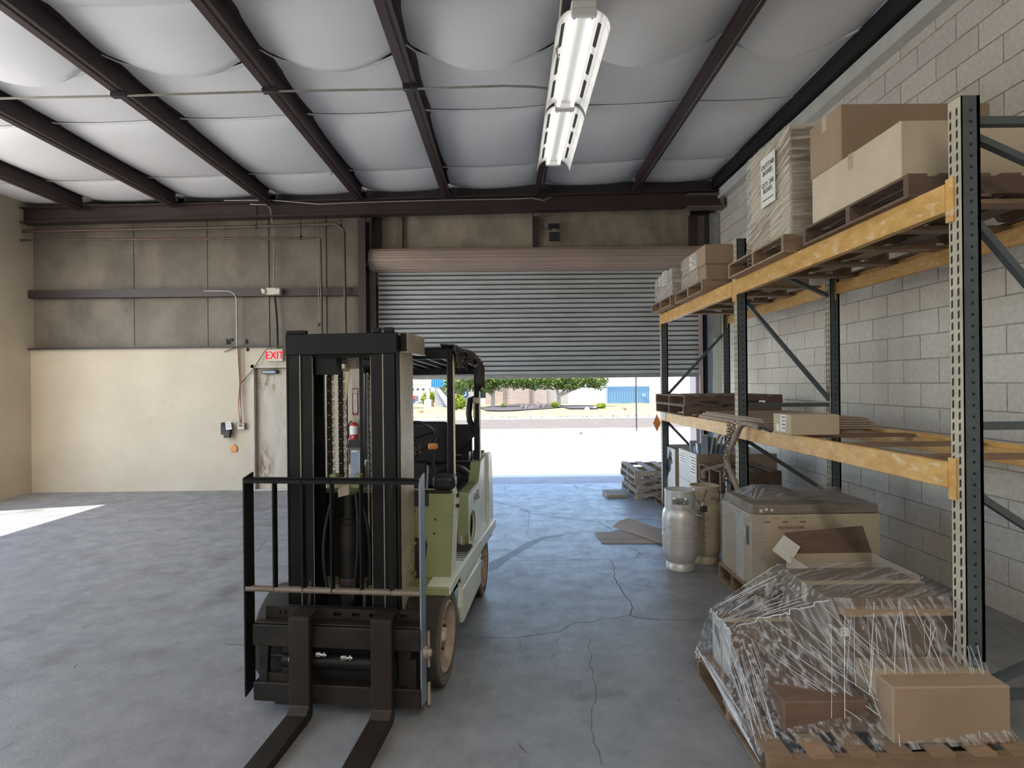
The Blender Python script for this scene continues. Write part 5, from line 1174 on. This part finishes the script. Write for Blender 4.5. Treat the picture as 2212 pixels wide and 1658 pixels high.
# diamond placard and shelf label
c = W(1419, 913, 7.30); t = thing('diamond_sign', 'orange diamond placard hanging edge-on beside the far rack upright', 'placard', tuple(c))
MB().prism([(0, -.12), (.05, 0), (0, .12), (-.05, 0)], 'y', -.004, .004).build('placard_plate', 'orange_sign', t)
a = W(1434, 902, 7.2); t = thing('shelf_label', 'small white location label on the far end of the lower beam', 'label', (2.017, 7.22, 1.215)); MB().box((-.002, -.1, -.04), (0, .08, .04)).build('label_sheet', 'paper', t); text('lettering', '15', .06, 'red_paint', t, (-.0035, -.01, 0), AISLE)
# --- big open cartons under the rack
pallet('pallet under the tall white-sided carton by the doorway', (2.02, 6.95, 0), L=.95, Wd=.72, Hh=.09, m='wood_dark', group='pallets under the tall cartons')
pallet('pallet under the nearer tall white-sided carton', (2.06, 6.15, 0), L=.95, Wd=.74, Hh=.09, m='wood_dark', group='pallets under the tall cartons')
t = carton('far tall white-sided carton under the rack with a black spray blotch', (2.10, 7.00, .09), (2.95, 7.62, .80), 'carton_white', open_top=True)
MB().box((0, -.004, 0), (.85, 0, .71)).build('front_panel', 'cardboard', t)
for (yy, zz, s) in ((.28, .50, .13), (.36, .36, .10), (.20, .62, .08), (.16, .55, .06)):
    MB().prism([(yy + s * math.cos(i * PI / 5) * random.uniform(.35, 1), zz + s * math.sin(i * PI / 5) * random.uniform(.4, 1.1)) for i in range(10)], 'x', -.002, -.0004).build('spray_blotch', 'ink', t)
t = carton('near tall white-sided carton under the rack, open and full of grey parts', (2.10, 6.20, .09), (3.0, 6.86, .84), 'carton_white', open_top=True)
MB().box((-.001, -.004, 0), (.90, 0, .75)).build('front_panel', 'cardboard', t); label_on(t, 'aisle', .03, .24, .50, .72, lines=6); label_on(t, 'aisle', .42, .64, .58, .72, lines=4)
MB().box((-.002, 0, .40), (0, .66, .404)).build('fold_line', 'liner', t)
MB().box((.02, .02, .01), (.88, .64, .66)).build('packing', 'cardboard_flat', t)
grp = 'grey metal offcuts in the open carton'
OL = ['far left grey channel offcut, low and upright', 'bluish channel offcut second from the left', 'tallest steeply tilted grey channel offcut', 'tall grey channel offcut just right of the steepest one', 'grey channel offcut with its end towards the aisle', 'most slanted bluish offcut low at the left rim', 'short grey channel offcut lowest at the front rim', 'rightmost grey channel offcut beside the wood strips']
GP = [(1497, 962, .20, .5, 'grey_part'), (1512, 968, .22, .2, 'blue_steel'), (1523, 950, .30, .9, 'grey_part'), (1537, 955, .28, .6, 'grey_part'), (1543, 972, .24, .3, 'grey_part'), (1507, 975, .16, 1.2, 'blue_steel'), (1530, 980, .2, .1, 'grey_part'), (1556, 970, .26, .5, 'grey_part')]
for i, (px, py, l, an, m) in enumerate(GP):
    c = W(px, py, max(6.34, min(6.76, 2.22 * 1200 / (px - 1092)))) ; an = min(an, .55) * min(1, max(.1, (c.x - 2.2) / .25))
    d = Vector((math.sin(an), .25, math.cos(an))).normalized()
    t = thing('metal_offcut', OL[i] + ' poking out of the open carton', 'offcut', tuple(c), 0, grp)
    mb = MB().bar(-d * l, d * .05, .075, .06); mb.build('channel', m, t, bevel=.004)
    MB().bar(d * .05, d * .058, .079, .064).build('cut_end', 'white_panel', t)
for i, (px, py, dx) in enumerate(((1556, 945, .10), (1562, 950, .03))):
    a = W(px, py, 6.5); t = thing('wood_strip', ('orange-brown wood strip leaning in the open carton, left one' if i == 0 else 'orange-brown wood strip leaning in the open carton, right one'), 'wood strip', tuple(a)); MB().bar((0, 0, .04), (-.10 - dx, 0, -.32), .02, .012).build('strip', 'wood', t)

# --- gas tanks
def tank(label, x, y, m, top, rz):
    t = thing('gas_tank', label, 'gas tank', (x, y, 0), rz)
    prof = [(.120, .0), (.124, .004), (.124, .045), (.118, .055), (.118, .07), (.132, .085), (.150, .125), (.154, .16), (.154, .295), (.1565, .298), (.1565, .312), (.154, .315), (.154, .455), (.148, .50), (.132, .535), (.118, .548)]
    MB().lathe([(0, .03), (.120, .03)] + prof + [(.10, .556), (0, .56)], n=40).build('tank_body', m, t, smooth=True)
    # collar: a ring with hand openings
    mb = MB(); n = 48; r = .128; zs = [.535, .585, .645, .695]
    for i in range(n):
        a0, a1 = 2 * PI * i / n, 2 * PI * (i + 1) / n; mid = (a0 + a1) / 2
        hole = any(abs((mid - h + PI) % (2 * PI) - PI) < w_ for h, w_ in ((math.radians(258), .62), (math.radians(80), .62)))
        for j in range(3):
            if j == 1 and hole: continue
            mb.add([(r * math.cos(a0), r * math.sin(a0), zs[j]), (r * math.cos(a1), r * math.sin(a1), zs[j]), (r * math.cos(a1), r * math.sin(a1), zs[j + 1]), (r * math.cos(a0), r * math.sin(a0), zs[j + 1])], [(0, 1, 2, 3)])
    c = mb.build('collar', m, t, solid=.005)
    MB().tube([(r * math.cos(2 * PI * i / 40), r * math.sin(2 * PI * i / 40), .695) for i in range(40)], .006, 6, closed=True).build('collar_rim', m, c, smooth=True)
    MB().cyl((0, 0, .555), (0, 0, .60), .022, n=10).cyl((-.035, -.02, .61), (.035, -.02, .61), .012, n=8).lathe([(0, .60), (.03, .60), (.032, .615), (0, .62)], n=10).cyl((-.06, .02, .56), (-.06, .02, .61), .012, n=8).cyl((.05, .03, .56), (.05, .03, .60), .014, n=8).build('valve', 'chrome', t)
    return t
tank('silver aluminium gas tank standing in front of the rack', 1.515, 4.93, 'tank_alu', 0, 0)
tank('tan painted gas tank behind the silver one, chained to it', 1.80, 5.12, 'tank_tan', 0, .9)
t = thing('chain', 'steel chain looped from the silver tank collar to the tan tank, ends hanging', 'chain')
C0 = Vector((1.63, 4.88, .64)); PL = W(1519, 1096, 4.85)
mb = chain_mb([C0, PL + Vector((-.02, 0, .03))], .032, .02, .0035); chain_mb([PL + Vector((.0, .02, .04)), PL + Vector((.03, .05, .10)), PL + Vector((.06, .09, .13))], .032, .02, .0035, mb)
mb.build('chain_links', 'chain_steel', t)
chain_mb([PL + Vector((.0, .0, -.03)), PL + Vector((.0, -.01, -.42))], .032, .02, .0035).build('hanging_end', 'chain_steel', t)
chain_mb([Vector((1.50, 4.77, .57)), Vector((1.62, 4.80, .50)), Vector((1.78, 4.95, .44))], .03, .018, .003).build('loose_end', 'chain_bright', t)
t = thing('padlock', 'black padlock joining the tank chain', 'padlock', tuple(PL + Vector((0, -.01, 0))))
MB().box((-.03, -.012, -.035), (.03, .012, .018)).build('lock_body', 'padlock', t, bevel=.004); MB().tube(arc((-.018, 0, .015), (.018, 0, .015), (0, 0, .075), 8), .004, 6).build('shackle', 'chrome', t)
t = thing('wire_loop', 'white wire loop sticking out left of the silver tank', 'wire')
MB().tube([Vector((1.42, 4.86, .33)), G(1434, 1114, .30), G(1418, 1114, .31), G(1415, 1118, .29), G(1434, 1124, .27), Vector((1.42, 4.86, .26))], .004, 6).build('loop', 'white_enamel', t, smooth=True)

# --- bent handle and its chain at the near upright
YH = 4.72
t = thing('bent_tube_handle', 'thick brown bent tube with a crook top leaning on the near rack upright', 'tube handle')
pts = [W(1642, 923, 4.33), W(1628, 918, 4.42), W(1614, 914, 4.52), W(1607, 915, 4.58), W(1600, 920, 4.63), W(1596, 928, 4.66), W(1590, 942, 4.68), W(1580, 964, 4.72), W(1572, 981, 4.72), W(1569, 988, 4.72), W(1571, 1001, 4.70), W(1583, 1031, 4.66), W(1596, 1062, 4.62), Vector((2.02, 4.50, .30))]
MB().tube(pts, .0235, 12).build('bent_tube', 'tube_brown', t, smooth=True)
MB().tube([W(1640, 922, 4.34), W(1652, 927, 4.26), W(1666, 932, 4.18)], .009, 6).build('core_rod', 'steel_dark', t)
a = W(1573, 1030, 4.75); MB().box((a.x - .018, 4.74, .0), (a.x + .018, 4.765, a.z)).build('back_plate', 'blue_steel', t); MB().box((a.x + .018, 4.745, 0), (a.x + .05, 4.76, a.z - .02)).build('side_plate', 'steel_dark', t)
t = thing('chain', 'steel chain draped over the lower beam beside the near upright', 'chain')
mb = MB()
for dx, p0, p1 in ((0, 915, 962), (7, 918, 958), (14, 914, 950), (3, 922, 975)):
    chain_mb([W(1573 + dx, p0, 4.84), W(1571 + dx * .8, p1, 4.83)], .036, .024, .0045, mb)
mb.build('chain_loops', 'chain_steel', t)
chain_mb([W(1568, 975, 4.70), W(1566, 1010, 4.70), W(1564, 1040, 4.70)], .036, .024, .0045).build('hanging_end', 'chain_steel', t)
MB().tube([W(1566, 1036, 4.69) + Vector((.03 * math.cos(a), 0, .03 * math.sin(a) - .03)) for a in [i * .5 for i in range(11)]], .008, 8).build('hook', 'steel_dark', t, smooth=True)

# --- flattened cardboard on the floor
def flat_poly(name, label, pts, th, m, lift=0.0):
    o = MB().prism([(p.x, p.y) for p in pts], 'z', lift, lift + th).build(name, m, None, bevel=.001); tag(o, label, 'cardboard'); return o
o = flat_poly('cardboard_sheet', 'lower flattened cardboard sheet on the floor left of the silver tank', [G(1285, 1151), G(1300, 1174), G(1434, 1174), G(1434, 1140), G(1370, 1145)], .008, 'cardboard_flat')
MB().bar(G(1292, 1164, .009), G(1434, 1162, .009), .006, .002).build('fold_line', 'cardboard', o)
pp = [G(1323, 1136, .02), G(1337, 1131, .03), G(1357, 1127, .03), G(1434, 1151, .02), G(1434, 1174, .02)]
o = MB().add([tuple(p + Vector((0, 0, h))) for p, h in zip(pp, (.0, .03, .05, .03, .0))] + [tuple(p + Vector((0, 0, h - .006))) for p, h in zip(pp, (.0, .03, .05, .03, .0))], [(0, 1, 2, 3, 4), (9, 8, 7, 6, 5)] + [(i, i + 5, (i + 1) % 5 + 5, (i + 1) % 5) for i in range(5)]).build('cardboard_sheet', 'cardboard_flat')
tag(o, 'upper flattened cardboard sheet, slanting over the lower one', 'cardboard')

# --- wrapped carton D behind
pallet('pallet under the wrapped carton with printed slots', (1.76, 4.12, 0), L=1.0, Wd=.56, Hh=.13, m='wood')
t = carton('large carton with printed slots and a dark panel, wrapped in film', (1.785, 4.10, .13), (2.75, 4.66, .66), 'cardboard_pale', tape=False)
MB().box((.02, .01, .53), (.96, .55, .60)).build('lid_tray', 'tube_brown', t, bevel=.01)
MB().prism([(.29, .0), (.44, .0), (.46, .10), (.50, .39), (.235, .37)], 'y', -.003, 0).build('dark_panel', 'print_brown', t)
text('lettering', 'INSTRUCTIONS', .028, 'print_brown', t, (.30, -.002, .435), FRONT)
for x in (.10, .235, .365): MB().box((x, -.002, .475), (x + .045, 0, .482)).build('print_slot', 'print_brown', t)
for x in (.16, .30): MB().box((x, -.002, .505), (x + .05, 0, .508)).build('print_dash', 'print_brown', t)
for x, z in ((.09, .56), (.13, .555), (.05, .55)): MB().box((x + .02, .004, z), (x + .04, .008, z + .02)).build('sticker', 'paper', t)
label_on(t, 'aisle', .10, .22, .34, .42, 'paper', 3); label_on(t, 'aisle', .03, .08, .30, .44, 'ink', 0)
o = MB().box((-.004, .12, -.02), (-.001, .26, .50)).build('white_strip', 'carton_white', t)
D = lambda x, y, z: Vector((x, y, z))
def patch(a, b, c, d, nu, nv, sag, nz, seed, pn=(0, 0, 1)):
    a, b, c, d = map(Vector, (a, b, c, d)); pn = Vector(pn)
    def fn(u, v):
        p = (a * (1 - u) + b * u) * (1 - v) + (d * (1 - u) + c * u) * v
        w_ = math.sin(PI * u) * math.sin(PI * v)
        cr_ = noise.noise(Vector((u * 2.0, v * 16, seed))) + .5 * noise.noise(Vector((u * 5, v * 34, seed + 5)))
        return p + pn * (nz * cr_ * min(1, 6 * u * (1 - u) + .2) * min(1, 6 * v * (1 - v) + .2)) - Vector((0, 0, sag * w_))
    return fn
def strands(pairs, n, r, spread, seed=1):
    random.seed(seed); mb = MB()
    for (a, b, c, d) in pairs:        # from a point near edge a-b to one near edge c-d
        a, b, c, d = map(Vector, (a, b, c, d))
        for i in range(n):
            t0 = random.random(); t1 = min(1, max(0, t0 + random.gauss(0, spread))); p = a.lerp(b, t0); q = c.lerp(d, t1)
            m_ = p.lerp(q, .5) + Vector((random.gauss(0, .004), random.gauss(0, .004), random.gauss(0, .004)))
            s0, s1 = sorted((random.random() * .5, .5 + random.random() * .5)); mb.tube([p.lerp(q, s0), m_, p.lerp(q, s1)], r * random.uniform(.5, 1.3), 4)
    return mb
t = thing('stretch_wrap', 'torn clear stretch wrap tented over the printed carton', 'plastic wrap')
pk = W(1623, 1045, 4.55)
x0, x1, y0, y1 = 1.775, 2.76, 4.09, 4.67
mb = MB(); mb.grid(patch(D(x0, y1, .13), D(x0, y0, .13), D(x0, y0, .66), D(x0, y1, .70), 24, 30, 0, .008, 3, (1, 0, 0)), 24, 30)
mb.grid(patch(D(x0, y0, .16), D(x0 + .12, y0 - .004, .13), D(x0 + .12, y0 - .004, .66), D(x0, y0, .66), 6, 20, 0, .004, 8, (0, 1, 0)), 6, 20)
o = mb.build('side_film', 'film_side', t, smooth=True)
mb = MB(); mb.grid(patch(D(x0, y1, .70), D(x0, y0, .66), pk, pk + D(.01, 0, 0), 24, 24, .03, .012, 11), 24, 24); mb.grid(patch(D(x0, y0, .66), D(x1, y0, .74), D(x1, y1, .76), pk, 24, 24, .0, .010, 14), 24, 24)
mb.grid(patch(D(x0, y1, .70), pk, D(x1, y1, .76), D(x1, y1 + .02, .6), 12, 24, .0, .010, 17), 12, 24); mb.build('top_film', 'film_side', t, smooth=True)
mb = strands([(D(x0, y0, .5), D(x0, y0, .66), pk, pk + D(.3, 0, -.05)), (D(x0, y1, .66), D(x0, y0, .62), pk, pk + D(.1, 0, -.02)), (D(x0, y0, .62), D(x0, y1, .64), D(2.3, 4.15, .72), D(2.6, 4.2, .72))], 12, .0018, .15, 4)
o = mb.build('strands', 'film_strand', t); o['kind'] = 'stuff'

# --- open carton E at the right edge
t = carton('open tan carton with a raised flap at the right edge', (1.90, 3.36, 0), (2.50, 3.82, .46), 'cardboard_pale', open_top=True)
f0 = [W(1668, 1188, 3.80), W(1693, 1155, 3.86), W(1729, 1181, 3.80), W(1706, 1217, 3.72)]
o = MB(); f1 = [p - D(1.90, 3.36, 0) for p in f0]; o.add([tuple(p) for p in f1] + [tuple(p + D(.004, .006, 0)) for p in f1], [(0, 1, 2, 3), (7, 6, 5, 4), (0, 4, 5, 1), (1, 5, 6, 2), (2, 6, 7, 3), (3, 7, 4, 0)]).build('flap', 'carton_white', t)
MB().add([(.0, .46, .46), (.60, .46, .46), (.60, .56, .62), (.04, .55, .58)], [(0, 1, 2, 3)]).build('flap', 'wood_dark', t, solid=.004)
c = W(1682, 1284, 3.30); t = thing('tape_roll', 'pale roll of packing tape lying on the foreground wrapped load', 'tape roll', tuple(c))
mb = MB().lathe([(.075, -.03), (.075, .03), (.045, .03), (.045, -.03), (.075, -.03)], (0, 0, 0), axis='y', n=28).build('roll', 'tube_brown', t, smooth=True)
t = carton('flat brown carton supporting the tape roll behind the foreground load', (1.52, 3.22, 0), (1.78, 3.46, c.z - .076), 'cardboard_flat', tape=False)

# --- foreground wrapped pallet F
pallet('foreground pallet under the film-wrapped cartons', (1.05, 2.26, 0), L=1.10, Wd=.87, Hh=.12, m='wood')
t = carton('small white-sided carton at the far left of the foreground pallet', (1.13, 2.84, .12), (1.62, 3.09, .375), 'cardboard_dark')
MB().box((-.004, 0, 0), (0, .25, .255)).build('side_panel', 'carton_white', t); MB().box((-.006, .115, 0), (-.004, .125, .255)).build('tape_strip', 'tape', t)
for j in range(5): o = MB().box((-.006, .14 + .016 * j, .10 + .012 * j), (-.004, .15 + .016 * j, .20)).build('print_bar', 'grey_part', t)
t = carton('taller brown carton at the back right of the foreground pallet', (1.50, 2.60, .12), (2.10, 3.05, .62), 'cardboard_dark')
MB().box((.04, -.05, .44), (.60, .0, .47)).build('top_flap', 'cardboard', t); label_on(t, 'cam', .05, .09, .33, .37, 'paper', 2)
t = carton('low dark carton at the front middle of the foreground pallet', (1.18, 2.40, .12), (1.55, 2.80, .26), 'wood_dark', tape=False)
t = carton('brown carton at the front right of the foreground pallet', (1.60, 2.32, .12), (2.10, 2.58, .36), 'cardboard')
t = thing('stretch_wrap', 'shiny clear stretch wrap pulled tight over the foreground pallet load', 'plastic wrap')
TL, TN = D(1.115, 3.10, .385), D(1.115, 2.83, .385)          # top edge of the small carton (far, near)
BL_, BN = D(1.04, 3.12, .16), D(1.03, 2.30, .07)               # bottom corners of the pallet (far, near)
TB, TBn = D(1.49, 3.08, .635), D(1.49, 2.59, .635); R1, R2 = D(2.12, 2.30, .14), D(2.12, 2.57, .64)
mb = MB(); mb.grid(patch(BL_, BN, TN, TL, 24, 30, 0, .012, 21, (1, 0, 0)), 30, 30); o = mb.build('side_film', 'film_near', t, smooth=True)
mb = MB(); mb.grid(patch(TL, TN, TBn, TB, 24, 24, .035, .012, 25), 24, 24); mb.grid(patch(TB, TBn, R2, D(2.12, 3.08, .64), 12, 24, .0, .008, 27), 12, 24); mb.build('top_film', 'film_top', t, smooth=True)
mb = MB(); mb.grid(patch(BN, R1, TBn, TN, 30, 30, .0, .016, 31, (0, 1, 0)), 30, 30); mb.grid(patch(R1, D(2.13, 2.4, .2), R2, TBn, 12, 24, .0, .012, 34, (0, 1, 0)), 12, 24); mb.build('front_film', 'film_near', t, smooth=True)
mb = strands([(BL_, BL_ + D(0, -.12, .03), BN, BN + D(.03, 0, .05)), (BL_, D(1.04, 2.9, .14), BN, BN), (TL, TN, BN, BN + D(.05, 0, .02)), (TN, TN + D(.1, -.05, -.02), BN, BN + D(.15, 0, 0)), (TN, TBn, D(1.5, 2.33, .2), D(1.9, 2.33, .2)), (TBn, R2, D(1.3, 2.3, .12), R1), (TL, TN, TB, TBn), (TBn, R2, D(1.45, 2.5, .4), D(2.1, 2.45, .4))], 18, .0011, .10, 9)
o = mb.build('strands', 'film_strand', t); o['kind'] = 'stuff'
mb = strands([(BL_, BL_ + D(0, -.05, .01), BN, BN + D(.01, 0, .02))], 9, .0021, .1, 12); o = mb.build('rope_edge', 'film_strand', t); o['kind'] = 'stuff'
mb = MB()
for (a, b) in ((TL, TN), (TN, D(1.115, 2.83, .14)), (D(1.49, 2.59, .62), D(1.15, 2.85, .39)), (BL_, D(1.05, 3.08, .1))):
    P_ = [a.lerp(b, i / 24) + D(random.gauss(0, .007), random.gauss(0, .007), random.gauss(0, .005)) for i in range(25)]; mb.tube(P_, .0026, 4)
mb.build('bunched_edge', 'film_strand', t)
